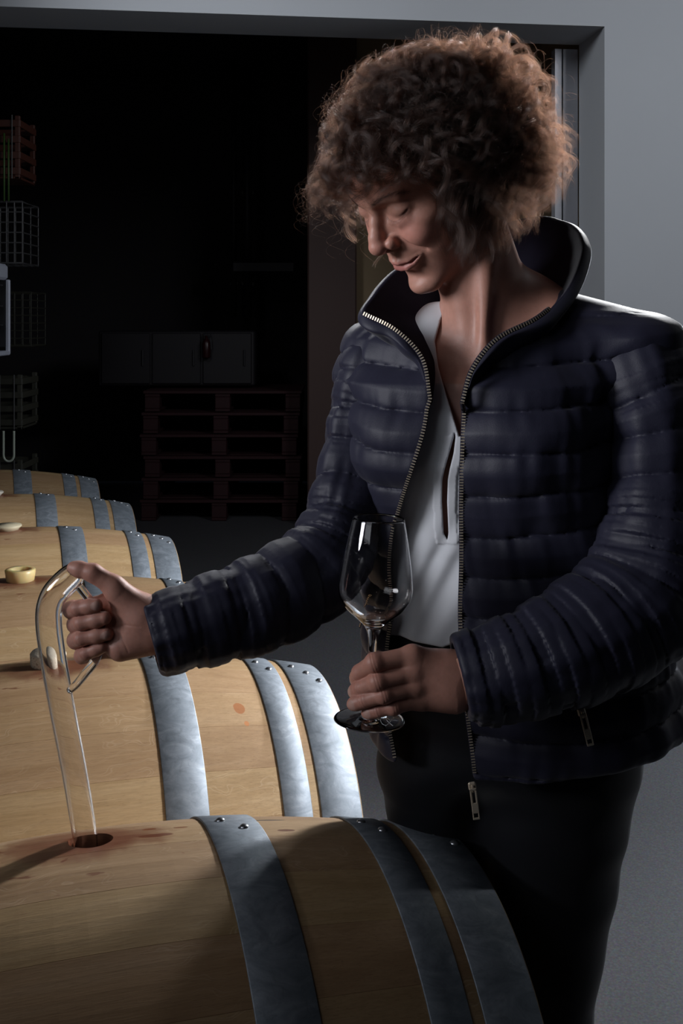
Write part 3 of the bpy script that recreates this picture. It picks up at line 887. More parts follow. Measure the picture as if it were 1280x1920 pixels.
def gathers(c, u, p, amp, freq):
    """small pleats crossing the stitch lines; c = coordinate along the seam (m), u = rows"""
    t = np.abs(u - np.round(u)) * 2
    row = np.floor(u)
    n = noise3(np.stack([c * freq, row * 1.7 + u * 0.35, np.zeros_like(c)], 1), 1.0, 3)
    n2 = noise3(np.stack([c * freq * 2.6, u * 0.9, np.zeros_like(c)], 1), 1.0, 5)
    return amp * ((n - .5) * 1.3 + (n2 - .5) * .7) * (1.15 - 0.55 * t)

ROW = 0.050
def jacket_outer(p):
    d, s, f, th = loft(p, TJ)
    d = smax(d, p[:, 2] - 1.30, .03)
    d = smin(d, cone(p, R_SH, NECKC, .052, .052), .045)
    d = smin(d, cone(p, L_SH, NECKC, .056, .052), .045)
    # bust
    for sx in (-.075, .075):
        c = np.array([.193 + TS[0] * sx + TF[0] * .085, 1.50 + TS[1] * sx + TF[1] * .085, 1.165])
        d = smin(d, ell(p, c, (.062, .062, .060)), .05)
    sag = 0.030 * np.cos(th) + 0.007 * (noise3(p, 14, 2) - .5)
    u = (p[:, 2] + sag + .012) / ROW
    w = np.clip((1.335 - p[:, 2]) / .02, 0, 1)
    puff = 0.0105 * baffle(u, .36) + gathers(th * .17, u, p, .0048, 40) + .006 * (noise3(p, 22, 11) - .5)
    return d - puff * w + .004, s, f

def jacket_sdf(p):
    d, s, f = jacket_outer(p)
    inner = d + 0.0135
    d = np.maximum(d, -inner)
    g = opening(p, f)
    d = smax(d, -g, .004)
    hem = 0.742 + .004 * np.sin(s * 14) + .012 * np.clip(-f / .15, 0, 1) + .008 * np.clip((s + .06) / .04, 0, 1) + .030 * np.clip((s - .05) / .15, 0, 1)
    d = smax(d, hem - p[:, 2], .010)
    # neck hole
    q = p - np.asarray(P(945, 560, 1.515), np.float32)
    d = smax(d, -(np.sqrt((q[:, 0] / 1.25) ** 2 + (q[:, 1] / 1.0) ** 2) - .062), .01)
    return d

R_ARM = [(706, 700, 1.505, .055), (684, 780, 1.50, .050), (664, 880, 1.485, .047), (642, 980, 1.46, .050), (600, 1066, 1.43, .057), (500, 1125, 1.39, .057), (400, 1158, 1.365, .053), (282, 1196, 1.345, .0475)]
L_ARM = [(1200, 702, 1.41, .062), (1232, 800, 1.39, .064), (1236, 930, 1.37, .064), (1222, 1050, 1.35, .070), (1188, 1130, 1.33, .073), (1090, 1200, 1.30, .068), (980, 1247, 1.285, .060), (862, 1276, 1.28, .0455)]
def arm_curve(A, n=40):
    return spline([list(P(a, b, c)) + [r] for a, b, c, r in A], n)
RC, LC = arm_curve(R_ARM), arm_curve(L_ARM)

def sleeve_field(C, flip):
    s_arc = np.r_[0, np.cumsum(np.linalg.norm(np.diff(C[:, :3], axis=0), axis=1))]
    t, N, B = frames(C[:, :3])
    Cc = C[:, :3].astype(np.float32)
    end_n = t[-1].astype(np.float32)
    def fld(p):
        best = np.full(len(p), 9.0, np.float32); u = np.zeros(len(p), np.float32); r = np.zeros(len(p), np.float32); ca = np.zeros(len(p), np.float32)
        for i in range(len(Cc) - 1):
            a = Cc[i]; ba = Cc[i + 1] - a
            h = np.clip(((p - a) @ ba) / float(ba @ ba), 0, 1)
            w = p - a - h[:, None] * ba
            dd = np.sqrt((w * w).sum(1)); rr = C[i, 3] + (C[i + 1, 3] - C[i, 3]) * h
            e = dd - rr
            m = e < best
            if not m.any(): continue
            best[m] = e[m]; r[m] = rr[m]
            u[m] = (s_arc[i] + h[m] * (s_arc[i + 1] - s_arc[i]))
            ca[m] = np.arctan2(w[m] @ B[i].astype(np.float32), w[m] @ N[i].astype(np.float32))
        return best, u, r, ca
    row = 0.049
    L = s_arc[-1]
    def sdf(p):
        d, u, r, ca = fld(p)
        uu = (u - L) / row + 0.010 / row * np.sin(ca + 1.0) + 0.25 * (noise3(p, 16, 4) - .5)
        seam = np.cos(ca)
        cc = 0.055 * np.stack([np.cos(ca), np.sin(ca)], 1)
        t2 = np.abs(uu - np.round(uu)) * 2
        n = noise3(np.stack([cc[:, 0] * 75, cc[:, 1] * 75, uu * .45], 1), 1.0, 6)
        n2 = noise3(np.stack([cc[:, 0] * 24, cc[:, 1] * 24, uu * .8], 1), 1.0, 8)
        puff = 0.0078 * baffle(uu, .38) + .0055 * (n - .5) * (1.2 - .5 * t2) + .010 * (n2 - .5)
        d = d - puff + .003
        inner = d + .010
        tail = ((p - Cc[-1]) @ end_n)
        d = smax(d, tail - .0, .005)
        hollow = np.maximum(inner, -(tail + .14))
        return np.maximum(d, -hollow)
    return sdf

# ------------------------------------------------------------------ hands
def hand_pts(rows, y0):
    return [P(a, b, y0 + c) for a, b, c in rows]
RY = 1.345
RF = {  # MCP, PIP, DIP, TIP  (px, py, depth offset)
    'index': [(206, 1128, .020), (135, 1143, .011), (146, 1141, -.012), (180, 1135, -.019)],
    'middle': [(208, 1157, .025), (143, 1170, .013), (153, 1168, -.013), (196, 1159, -.019)],
    'ring': [(210, 1187, .025), (143, 1200, .013), (153, 1197, -.013), (198, 1189, -.017)],
    'pinky': [(214, 1216, .018), (155, 1229, .010), (162, 1225, -.010), (190, 1214, -.014)]}
RR = {'index': (.0105, .0098, .0090, .0078), 'middle': (.0105, .0100, .0092, .0080), 'ring': (.0105, .0098, .0090, .0078), 'pinky': (.0100, .0090, .0082, .0070)}
R_THUMB = ([(255, 1150, .004), (212, 1098, -.006), (174, 1074, -.008), (138, 1065, -.004)], (.017, .0122, .0104, .0080))
LY = 1.28
LF = {
    'index': [(772, 1231, -.004), (702, 1243, -.016), (674, 1261, .000), (668, 1275, .016)],
    'middle': [(776, 1259, -.007), (708, 1278, -.019), (677, 1290, -.004), (664, 1297, .008)],
    'ring': [(780, 1286, -.006), (720, 1302, -.018), (683, 1313, -.010), (662, 1320, -.002)],
    'pinky': [(786, 1310, .000), (738, 1325, -.011), (708, 1332, -.009), (688, 1336, -.003)]}
LR = {'index': (.0115, .0103, .0092, .0078), 'middle': (.0112, .0100, .0090, .0076), 'ring': (.0110, .0094, .0086, .0075), 'pinky': (.0102, .0086, .0078, .0068)}
L_THUMB = ([(838, 1280, .036), (776, 1252, .042), (728, 1240, .034), (698, 1236, .026)], (.016, .0122, .0105, .0080))

def hand_sdf_maker(F, RR_, TH, y0, wrist, wr, extra, nails, creases=()):
    jo = {k: [P(a, b, y0 + c) for a, b, c in v] for k, v in F.items()}
    th = [P(a, b, y0 + c) for a, b, c in TH[0]]
    W = [P(a, b, y0 + c) for a, b, c in wrist]
    ex = [(P(a, b, y0 + c), P(d, e, y0 + g), r1, r2, k) for (a, b, c, d, e, g, r1, r2, k) in extra]
    def sdf(p):
        d = cone(p, W[0], W[1], wr[0], wr[1])
        palm = None
        for k in F:
            e = cone(p, W[1] * .55 + jo[k][0] * .45, jo[k][0], .0150, RR_[k][0] + .0012)
            palm = e if palm is None else smin(palm, e, .012)
        d = smin(d, palm, .022)
        for a, b, r1, r2, kk in ex:
            d = smin(d, cone(p, a, b, r1, r2), kk)
        fg = None
        for k in F:
            j = jo[k]; r = RR_[k]
            e = chain(p, j, r, .0025)
            # fleshy pads between the joints and the knuckle swellings
            e = smin(e, ell(p, j[1], (r[1] * 1.08,) * 3), .004)
            e = smin(e, ell(p, j[2] * .35 + j[3] * .65, (r[3] * 1.12,) * 3), .004)
            for i in (1, 2):
                ax = nrm(j[i + 1] - j[i - 1]).astype(np.float32); q = p - j[i].astype(np.float32)
                t_ = q @ ax; m_ = (q * q).sum(1) < .017 ** 2
                e = e + m_ * (.00042 * np.exp(-((t_ - .0013) / .0009) ** 2) + .00034 * np.exp(-((t_ + .0017) / .0008) ** 2))
            fg = e if fg is None else smin(fg, e, .0012)
        d = smin(d, fg, .006)
        t = chain(p, th, TH[1], .005)
        t = smin(t, ell(p, th[3] * .7 + th[2] * .3, (.0098,) * 3), .004)
        d = smin(d, t, .008)
        if creases:
            px = 640 + F_PX * p[:, 0] / p[:, 1]; py = 600 + F_PX * (CAM_H - p[:, 2]) / p[:, 1]
            for line in creases:
                best = np.full(len(p), 1e6)
                for (x0, y0_), (x1, y1) in zip(line[:-1], line[1:]):
                    bx, by = x1 - x0, y1 - y0_; h = np.clip(((px - x0) * bx + (py - y0_) * by) / (bx * bx + by * by), 0, 1)
                    best = np.minimum(best, np.hypot(px - x0 - h * bx, py - y0_ - h * by))
                d = d + .00042 * np.exp(-(best / 2.0) ** 2) * (p[:, 1] < y0 + .004)
        return d
    def tint(v):
        c = np.tile(np.array([0.48, 0.240, 0.182]), (len(v), 1))
        n = noise3(v, 110, 3) * .6 + noise3(v, 320, 4) * .4
        c *= (0.86 + .28 * n)[:, None]
        red = np.zeros(len(v))
        for k in F:
            for i in (1, 2, 3):
                q = np.linalg.norm(v - jo[k][i], axis=1)
                red = np.maximum(red, np.exp(-(q / .012) ** 2) * (.55 if i < 3 else .4))
        red = np.maximum(red, np.exp(-(np.linalg.norm(v - th[2], axis=1) / .013) ** 2) * .5)
        c = c * (1 - red[:, None] * .55) + np.array([.50, .175, .14]) * red[:, None] * .55
        for (a, n_) in nails:
            q = v - a
            m = (np.linalg.norm(q, axis=1) < .0062) & ((q @ n_) > .0008)
            c[m] = (0.50, 0.30, 0.25)
        return c
    return sdf, tint, jo, th
def nail(F, k, y0, n_, r=.0075, back=.0035):
    a, b = P(F[k][2][0], F[k][2][1], y0 + F[k][2][2]), P(F[k][3][0], F[k][3][1], y0 + F[k][3][2])
    n_ = nrm(n_)
    return (b - nrm(b - a) * back * .4 + n_ * (r - .002), n_)
R_NAILS = [nail(RF, 'index', RY, (.25, -.95, .15)), nail(RF, 'ring', RY, (.3, -.95, 0))]
L_NAILS = [nail(LF, 'ring', LY, (-.35, -.9, .1)), nail(LF, 'pinky', LY, (-.35, -.9, .1)), nail(LF, 'middle', LY, (-.8, -.6, .1)), nail(LF, 'index', LY, (-.95, -.3, 0))]
R_HAND = hand_sdf_maker(RF, RR, R_THUMB, RY, [(330, 1178, .004), (272, 1166, .004)], (.028, .029),
    [(262, 1146, .0, 222, 1112, -.006, .021, .014, .012), (276, 1196, .002, 226, 1214, -.004, .021, .0165, .012), (262, 1168, .014, 220, 1170, .022, .019, .014, .012), (235, 1150, .006, 215, 1200, .008, .017, .015, .010)], R_NAILS,
    [[(214, 1146), (222, 1166), (226, 1190), (240, 1222)], [(213, 1178), (236, 1172), (262, 1176)]])
L_HAND = hand_sdf_maker(LF, LR, L_THUMB, LY, [(905, 1282, .012), (850, 1276, .012), ], (.027, .028),
    [(846, 1262, .010, 782, 1240, .002, .026, .014, .012), (846, 1296, .010, 796, 1306, .006, .025, .014, .012), (840, 1278, .02, 790, 1270, .024, .022, .016, .012)], L_NAILS)

# ------------------------------------------------------------------ blouse
def blouse_v(py):   # right-hand border of the left front edge (px) of the V neck
    K = np.array([(560, 838), (575, 836), (600, 826), (640, 815), (690, 822), (740, 836), (790, 852), (815, 860), (830, 862)], float)
    return np.interp(py, K[:, 0], K[:, 1])
def blouse_sdf(p):
    z = p[:, 2]
    d = body_core(p) - .006
    for sx in (-.07, .07):
        c = np.array([.193 + TS[0] * sx + TF[0] * .075, 1.50 + TS[1] * sx + TF[1] * .075, 1.165])
        d = smin(d, ell(p, c, (.056, .056, .056)), .06)
    # fuller lower blouse hanging free of the waist
    lo = np.clip((1.12 - z) / .2, 0, 1)
    cx = np.interp(z, TB[:, 0], TB[:, 1]); cy = np.interp(z, TB[:, 0], TB[:, 2])
    s = (p[:, 0] - cx) * TS[0] + (p[:, 1] - cy) * TS[1]
    f = (p[:, 0] - cx) * TF[0] + (p[:, 1] - cy) * TF[1]
    d = d - lo * .016
    px = 640 + F_PX * p[:, 0] / p[:, 1]; py = 600 + F_PX * (CAM_H - z) / p[:, 1]
    fold = np.sin((px + (py - 1000) * .55) * .055 + 2.0 * noise3(p, 9, 3)) * .0045 * np.clip((py - 900) / 200, 0, 1) + .003 * (noise3(p, 22, 9) - .5) \
        + np.sin((px - 830) * .07 + (py - 800) * .012) * .0016 * np.clip((1000 - py) / 200, 0, 1)
    # a deep drape running from the zip down to the left hem corner
    dl = (px - 755) * (1195 - 985) - (1195 - py) * (862 - 755)
    dl = dl / np.hypot(210, 107) * p[:, 1] / F_PX
    fold = fold + .006 * np.exp(-((dl - .006) / .010) ** 2) * np.clip((py - 960) / 80, 0, 1) - .004 * np.exp(-((dl + .010) / .008) ** 2) * np.clip((py - 960) / 80, 0, 1)
    d = d - fold
    # placket: two raised bands with a slit between them
    slit_x = np.interp(py, [820, 850, 880, 900, 940, 1000, 1010], [852, 846, 838, 834, 833, 836, 838])
    sl = np.abs(px - slit_x) * p[:, 1] / F_PX
    front = (f > 0.03)
    inpl = (py > 815) & (py < 1020) & front
    d = np.where(inpl & (sl < .014), d - .0018, d)
    dk = sl - np.interp(py, [815, 850, 900, 1000, 1012], [.0008, .0026, .0034, .0030, .0])
    d0 = d
    d = np.where((py > 812) & (py < 1014) & front, smax(d, -dk, .0012), d)
    # V neck
    g = (blouse_v(py) - px) * p[:, 1] / F_PX
    g = np.where(py < 822, np.maximum(g, (py - 818) * p[:, 1] / F_PX), .05)
    g = np.maximum(g, -(f - 0.0))
    d = np.maximum(d, -(d0 + .0060))
    d = smax(d, -g, .0015)
    hem_py = np.interp(px, [700, 750, 775, 830, 870, 900], [1188, 1192, 1203, 1214, 1200, 1196])
    d = smax(d, (py - hem_py) * p[:, 1] / F_PX, .002)
    d = smax(d, z - 1.345, .003)
    return d

# ------------------------------------------------------------------ jeans
def jeans_sdf(p):
    d, s, f, th = loft(p, TB)
    d = smax(d - .010, .70 - p[:, 2], .05)
    d = smax(d, p[:, 2] - .93, .01)
    legR = [P(815, 1450, 1.575), P(828, 1540, 1.60), np.array([.225, 1.65, .50]), np.array([.235, 1.66, .06])]
    legL = [P(1045, 1440, 1.545), P(1008, 1900, 1.54), P(985, 2300, 1.55)]
    d = smin(d, chain(p, legR, [.078, .072, .060, .045], .01), .06)
    l = chain(p, legL, [.108, .072, .048], .01)
    d = smin(d, l, .035)
    w = .004 * np.sin(p[:, 2] * 70 + 3 * noise3(p, 8, 2)) * np.clip((noise3(p, 6, 5) - .35) * 2, 0, 1)
    return d - w

# ------------------------------------------------------------------ ray casting onto a field
def cast(sdf, pts, off=0.0, y0=1.12, y1=1.62, n=420):
    """first surface point along the line of sight through each pixel pair"""
    ys = np.linspace(y0, y1, n)
    out = []
    for (px, py) in pts:
        q = np.stack([(px - 640) * ys / F_PX, ys, CAM_H - (py - 600) * ys / F_PX], 1).astype(np.float32)
        d = sdf(q)
        i = np.argmax(d < off)
        out.append(q[i] if d[i] < off else [np.nan] * 3)
    return np.array(out, float)
# ------------------------------------------------------------------ the woman
person = empty('person', (.24, 1.53, 0))
tag(person, 'smiling woman with curly brown hair and open navy quilted jacket, looking down', 'person')
PO = np.array([.24, 1.53, 0])
def part(name, sdf, lo, hi, h, mat, tint=None, par=None):
    v, f = polygonize(sdf, lo, hi, h)
    c = tint(v) if tint else None
    return mesh_obj(name, v - PO, f, mat, par if par is not None else person, colors=c)
def upper(p):
    d = np.full(len(p), 9., np.float32)
    h = head_sdf(p)
    return smin(h, body_core(p), .022)
# body: head, neck and chest, both hands with wrists, legs; one mesh
pieces = []
for sdf, tint, lo, hi, h in ((upper, skin_tint, (-.03, 1.22, 1.135), (.36, 1.66, 1.70), .0014),
                             (lambda p: smax(body_core(p), -(p[:, 2] - .80), .01), skin_tint, (-.02, 1.33, .78), (.42, 1.70, 1.15), .005),
                             (R_HAND[0], R_HAND[1], (-.36, 1.27, .88), (-.165, 1.42, 1.06), .00085),
                             (L_HAND[0], L_HAND[1], (-.02, 1.22, .83), (.19, 1.36, .99), .00085)):
    v, f = polygonize(sdf, lo, hi, h); pieces.append((v, f, tint(v)))
def arm_mesh(Cv):
    v, f = tube_geo(Cv[:, :3], np.maximum(Cv[:, 3] - .018, .024), 20)
    f = [q for q in f if len(q) == 4]
    return np.array(v), np.array(f), np.tile(np.array([.48, .24, .182]), (len(v), 1))
pieces.append(arm_mesh(RC)); pieces.append(arm_mesh(LC))
for pts in ([P(815, 1450, 1.575), np.array([.225, 1.65, .50]), np.array([.235, 1.66, .07])], [P(1045, 1440, 1.545), P(1008, 1900, 1.54), P(985, 2290, 1.55)]):
    cc = spline([list(a) + [r] for a, r in zip(pts, (.072, .05, .034))], 24)
    pieces.append(arm_mesh(np.column_stack([cc[:, :3], cc[:, 3] + .018])))
V = []; Fq = []; Cc = []; n = 0
for v, f, c in pieces: V.append(v); Fq.append(f + n); Cc.append(c); n += len(v)
body = mesh_obj('body', np.vstack(V) - PO, np.vstack(Fq), MAT_SKIN, person, colors=np.vstack(Cc))

jacket = part('jacket', jacket_sdf, (-.06, 1.28, .73), (.52, 1.74, 1.42), .0024, MAT_JACKET)
jacket['label'] = 'navy quilted jacket'
part('sleeve', sleeve_field(RC, 1), (-.27, 1.25, .88), (.14, 1.6, 1.33), .0022, MAT_JACKET, None, jacket)
part('sleeve', sleeve_field(LC, 1), (.11, 1.17, .80), (.50, 1.52, 1.36), .0022, MAT_JACKET, None, jacket)
blouse = part('blouse', blouse_sdf, (0, 1.28, .9), (.40, 1.7, 1.36), .0017, MAT_BLOUSE); blouse['label'] = 'pale grey V-neck blouse'
jeans = part('jeans', jeans_sdf, (-.02, 1.3, .05), (.5, 1.75, .96), .004, MAT_JEANS); jeans['label'] = 'dark navy jeans'
# shoes (below the frame)
M_SHOE = simple('black_leather', (.01, .01, .012, 1), .4)
for c in (np.array([.235, 1.66, 0]), np.array([.252, 1.55, 0])):
    d2 = np.array([TF[0], TF[1], 0])
    sh = lambda p: smax(smin(cone(p, np.array([c[0], c[1], .05 + FLOOR]) - d2 * .03, np.array([c[0], c[1], .035 + FLOOR]) + d2 * .15, .045, .036), cone(p, [c[0], c[1], .04], [c[0], c[1], .11], .045, .048), .02), .001 + FLOOR - p[:, 2], .003)
    part('shoe', sh, (c[0] - .3, c[1] - .3, -.04), (c[0] + .3, c[1] + .25, .17), .004, M_SHOE)

# collar ------------------------------------------------------------
O_ = [(806, 748, 1.385), (791, 672, 1.392), (742, 619, 1.402), (682, 588, 1.425), (696, 556, 1.455), (745, 504, 1.50), (830, 462, 1.565), (920, 425, 1.610), (990, 404, 1.605), (1055, 410, 1.565),
      (1090, 452, 1.500), (1075, 520, 1.440), (1029, 579, 1.395), (998, 601, 1.380), (930, 636, 1.366), (885, 692, 1.356), (866, 755, 1.356)]
N_ = [(812, 752, 1.392), (817, 700, 1.420), (815, 655, 1.450), (814, 620, 1.468), (818, 600, 1.49), (835, 585, 1.52), (860, 560, 1.555), (905, 545, 1.585), (950, 525, 1.580), (985, 522, 1.56),
      (1004, 540, 1.535), (1000, 575, 1.485), (985, 612, 1.450), (958, 640, 1.425), (915, 670, 1.400), (884, 708, 1.380), (868, 758, 1.366)]
def collar_surface(nU=150, nV=16):
    a = spline([P(*q) for q in O_], nU); b = spline([P(*q) for q in N_], nU)
    # pair by control parameter rather than arc length
    def par(Q):
        q = np.array([P(*k) for k in Q]); n = len(q)
        t = np.linspace(0, n - 1, nU); i = np.clip(t.astype(int), 0, n - 2); f = t - i
        q = np.vstack([2 * q[0] - q[1], q, 2 * q[-1] - q[-2]])
        A, B_, C_, D = q[i], q[i + 1], q[i + 2], q[i + 3]; f = f[:, None]
        return 0.5 * ((2 * B_) + (C_ - A) * f + (2 * A - 5 * B_ + 4 * C_ - D) * f * f + (-A + 3 * B_ - 3 * C_ + D) * f ** 3)
    a, b = par(O_), par(N_)
    cen = P(935, 600, 1.50)
    v = []
    for j in range(nV):
        w = j / (nV - 1)
        m = b * (1 - w) + a * w
        out = m - cen; out[:, 2] = 0; out /= np.linalg.norm(out, axis=1)[:, None]
        sag = math.sin(w * math.pi) * .004
        m = m + out * sag - np.array([0, 0, 1]) * math.sin(w * math.pi) * .008
        v.append(m)
    v = np.array(v)
    # small puckers
    nz = noise3(v.reshape(-1, 3), 45, 4).reshape(nV, nU) - .5
    v += nz[:, :, None] * .005
    f = [(j * nU + i, j * nU + i + 1, (j + 1) * nU + i + 1, (j + 1) * nU + i) for j in range(nV - 1) for i in range(nU - 1)]
    return v.reshape(-1, 3), f
cv, cf = collar_surface()
col = mesh_obj('collar', cv - PO, cf, MAT_LINING, jacket)
col.data.materials.append(MAT_JACKET)
vg = col.vertex_groups.new(name='thickness')
for i_ in range(len(cv)):
    u_ = (i_ % 150) / 149.0
    vg.add([i_], float(np.clip(min(u_, 1 - u_) / .16, 0.06, 1)), 'REPLACE')
md = col.modifiers.new('thick', 'SOLIDIFY'); md.vertex_group = 'thickness'; md.thickness = .016; md.offset = -1.0; md.use_even_offset = False; md.material_offset = 1; md.material_offset_rim = 1
md2 = col.modifiers.new('round', 'SUBSURF'); md2.levels = 1; md2.render_levels = 2

# zips --------------------------------------------------------------
def zip_curve(tab, dx, py0, py1, n):
    ys = np.linspace(py0, py1, n); xs = np.interp(ys, tab[:, 0], tab[:, 1]) + dx
    g = cast(lambda p: jacket_sdf(p), list(zip(xs, ys)))
    ok = ~np.isnan(g[:, 0])
    g = g[ok]
    # remove jumps
    for _ in range(3):
        g[1:-1, 1] = np.median(np.stack([g[:-2, 1], g[1:-1, 1], g[2:, 1]]), axis=0)
    k = np.ones(9) / 9
    for c in range(3):
        e = np.r_[[g[0, c]] * 4, g[:, c], [g[-1, c]] * 4]; g[:, c] = np.convolve(e, k, 'valid')
    return g
def on_view(tabpts):   # collar part of the zip lies on the collar edge curve
    return [P(*q) for q in tabpts]
zl = zip_curve(ZL, -4, 760, 1452, 110); zr = zip_curve(ZR, 4, 765, 1462, 110)
zl_top = spline(on_view([(q[0], q[1], q[2] - .006) for q in O_[:4]][::-1]), 40)
zr_top = spline(on_view([(q[0], q[1], q[2] - .013) for q in O_[12:]]), 40)
def teeth(name, path, side):
    L = np.r_[0, np.cumsum(np.linalg.norm(np.diff(path, axis=0), axis=1))]
    n = int(L[-1] / .0036)
    u = np.linspace(0, L[-1], n)
    pp = np.column_stack([np.interp(u, L, path[:, c]) for c in range(3)])
    t = np.gradient(pp, axis=0); t /= np.linalg.norm(t, axis=1)[:, None]
    view = pp - np.array([0, 0, CAM_H]); view /= np.linalg.norm(view, axis=1)[:, None]
    b = np.cross(t, view); b /= np.linalg.norm(b, axis=1)[:, None]
    m = MB(); tape = MB()
    for i in range(n):
        M = np.column_stack([b[i], t[i], -view[i]])
        m.box(pp[i] - view[i] * .0026 - PO, (.0046, .0017, .0024), M)
    o = m.build(name, MAT_BRASS, jacket); o['kind'] = 'stuff'
    tp = MB()
    q = pp - PO + view * .0012
    tp.tube(q[::2], .0030, 6)
    tp.build('zip_tape', MAT_LINING, jacket, True)
    return pp, b, view
pl, bl, vl = teeth('zip_teeth', np.vstack([zl_top, zl]), -1)
pr_, br, vr = teeth('zip_teeth', np.vstack([zr_top, zr]), 1)
# slider pulls
def pull(name, top, ang, L=.034, par=jacket, label='pale brass zip pull'):
    """slider body and a long slotted tab hanging from it"""
    m = MB(); ca, sa = math.cos(ang), math.sin(ang)
    R = np.array([[ca, 0, sa], [0, 1, 0], [-sa, 0, ca]])
    def bx(c, s, b=.0006): m.box(R @ np.array(c) + top - PO, s, R, bevel=b)
    bx((0, 0, 0), (.0100, .004, .0105), .0018)
    bx((0, -.0035, -.002), (.0030, .003, .009), .0008)
    w = .0085; y = -.0065
    for sx in (-1, 1): bx((sx * (w / 2 - .0012), y, -.010), (.0024, .0018, .018))
    bx((0, y, -.0015), (w, .0018, .003)); bx((0, y, -.0245), (w, .0018, .013))
    for sx in (-1, 1): bx((sx * (w / 2 - .0008), y, -.0335), (.0016, .0018, .006))
    bx((0, y, -.0375), (w, .0018, .0028))
    o = m.build(name, MAT_BRASS, par); o['label'] = label
    return o
pull('zip_pull', P(885, 1474, zr[-1][1] - .006), math.radians(-7))
# pockets: short zip rows with their own pull
def short_zip(pts, n=26):
    g = cast(lambda p: jacket_sdf(p), pts)
    g = g[~np.isnan(g[:, 0])]
    if len(g) < 2: return None
    c = spline(g, 30); teeth('pocket_zip_teeth', c, 1); return c
pz = short_zip([(1072, 1306), (1077, 1316), (1082, 1326)])
yy = pz[-1][1] if pz is not None else 1.36
pull('pocket_zip_pull', P(1090, 1335, yy - .008), math.radians(-14), label='pale brass pull of the side pocket zip')
pz2 = short_zip([(693, 1125), (684, 1150), (676, 1175), (670, 1200), (667, 1240)])
# blouse stand collar flap
def flap(pts0, pts1, name, par, mat, off, thick=.0016):
    a = spline(cast(blouse_sdf, pts0) - [0, off, 0], 24); b = spline(cast(blouse_sdf, pts1) - [0, off, 0], 24)
# eyelashes, eyebrow hairs and loose chin hair are curves
def strands(name, P_, rad, mat, parent, tipr=.25):
    """P_: (n, k, 3) points; rad per strand"""
    n, k, _ = P_.shape
    cu = bpy.data.hair_curves.new(name)
    cu.add_curves([k] * n)
    cu.attributes['position'].data.foreach_set('vector', (P_ - PO).astype(np.float32).ravel())
    r = cu.attributes.get('radius') or cu.attributes.new('radius', 'FLOAT', 'POINT')
    prof = np.linspace(1, tipr, k)[None, :] * np.asarray(rad).reshape(-1, 1)
    r.data.foreach_set('value', prof.astype(np.float32).ravel())
    cu.materials.append(mat)
    o = bpy.data.objects.new(name, cu); COL.objects.link(o); o.parent = parent
    return o
def mat_hair(name, melanin, red, rough=.32, rr=.5):
    t = NT(name)
    h = t.add('ShaderNodeBsdfHairPrincipled', None, parametrization='COLOR')
    h.inputs['Color'].default_value = red
    h.inputs['Roughness'].default_value = rough; h.inputs['Radial Roughness'].default_value = rr
    for k in ('Random Color', 'Random Roughness'):
        if k in h.inputs: h.inputs[k].default_value = .35
    if 'Coat' in h.inputs: h.inputs['Coat'].default_value = .1
    t.l.new(h.outputs[0], t.out.inputs[0])
    return t.m
M_HAIR = mat_hair('brown_hair', .84, (.0120, .0044, .0023, 1), .36)
M_LASH = mat_hair('dark_lash', .95, (.02, .012, .01, 1))
R0 = np.random.RandomState(11)
HL_F = [-95, -60, -30, 0, 25, 50, 75, 98]; HL_U = [-32, -30, -14, 18, 24, 50, 70, 80]
def scalp_roots(n):
    out = []
    tot = 0
    while tot < n:
        d = R0.randn(n * 2, 3); d /= np.linalg.norm(d, axis=1)[:, None]
        # march out to the cranium
        r = np.full(len(d), 90.0); c0 = np.array([0, 0, 40.0])
        for _ in range(8):
            p = c0 + d * r[:, None]; r -= head_sdf_local(p.astype(np.float32))
        p = c0 + d * r[:, None]
        ok = p[:, 2] > np.interp(p[:, 1], HL_F, HL_U)
        out.append(p[ok]); tot += ok.sum()
    return np.vstack(out)[:n]
DOWN = np.array([0, 0, -1.0]) @ HR           # world down in the head frame
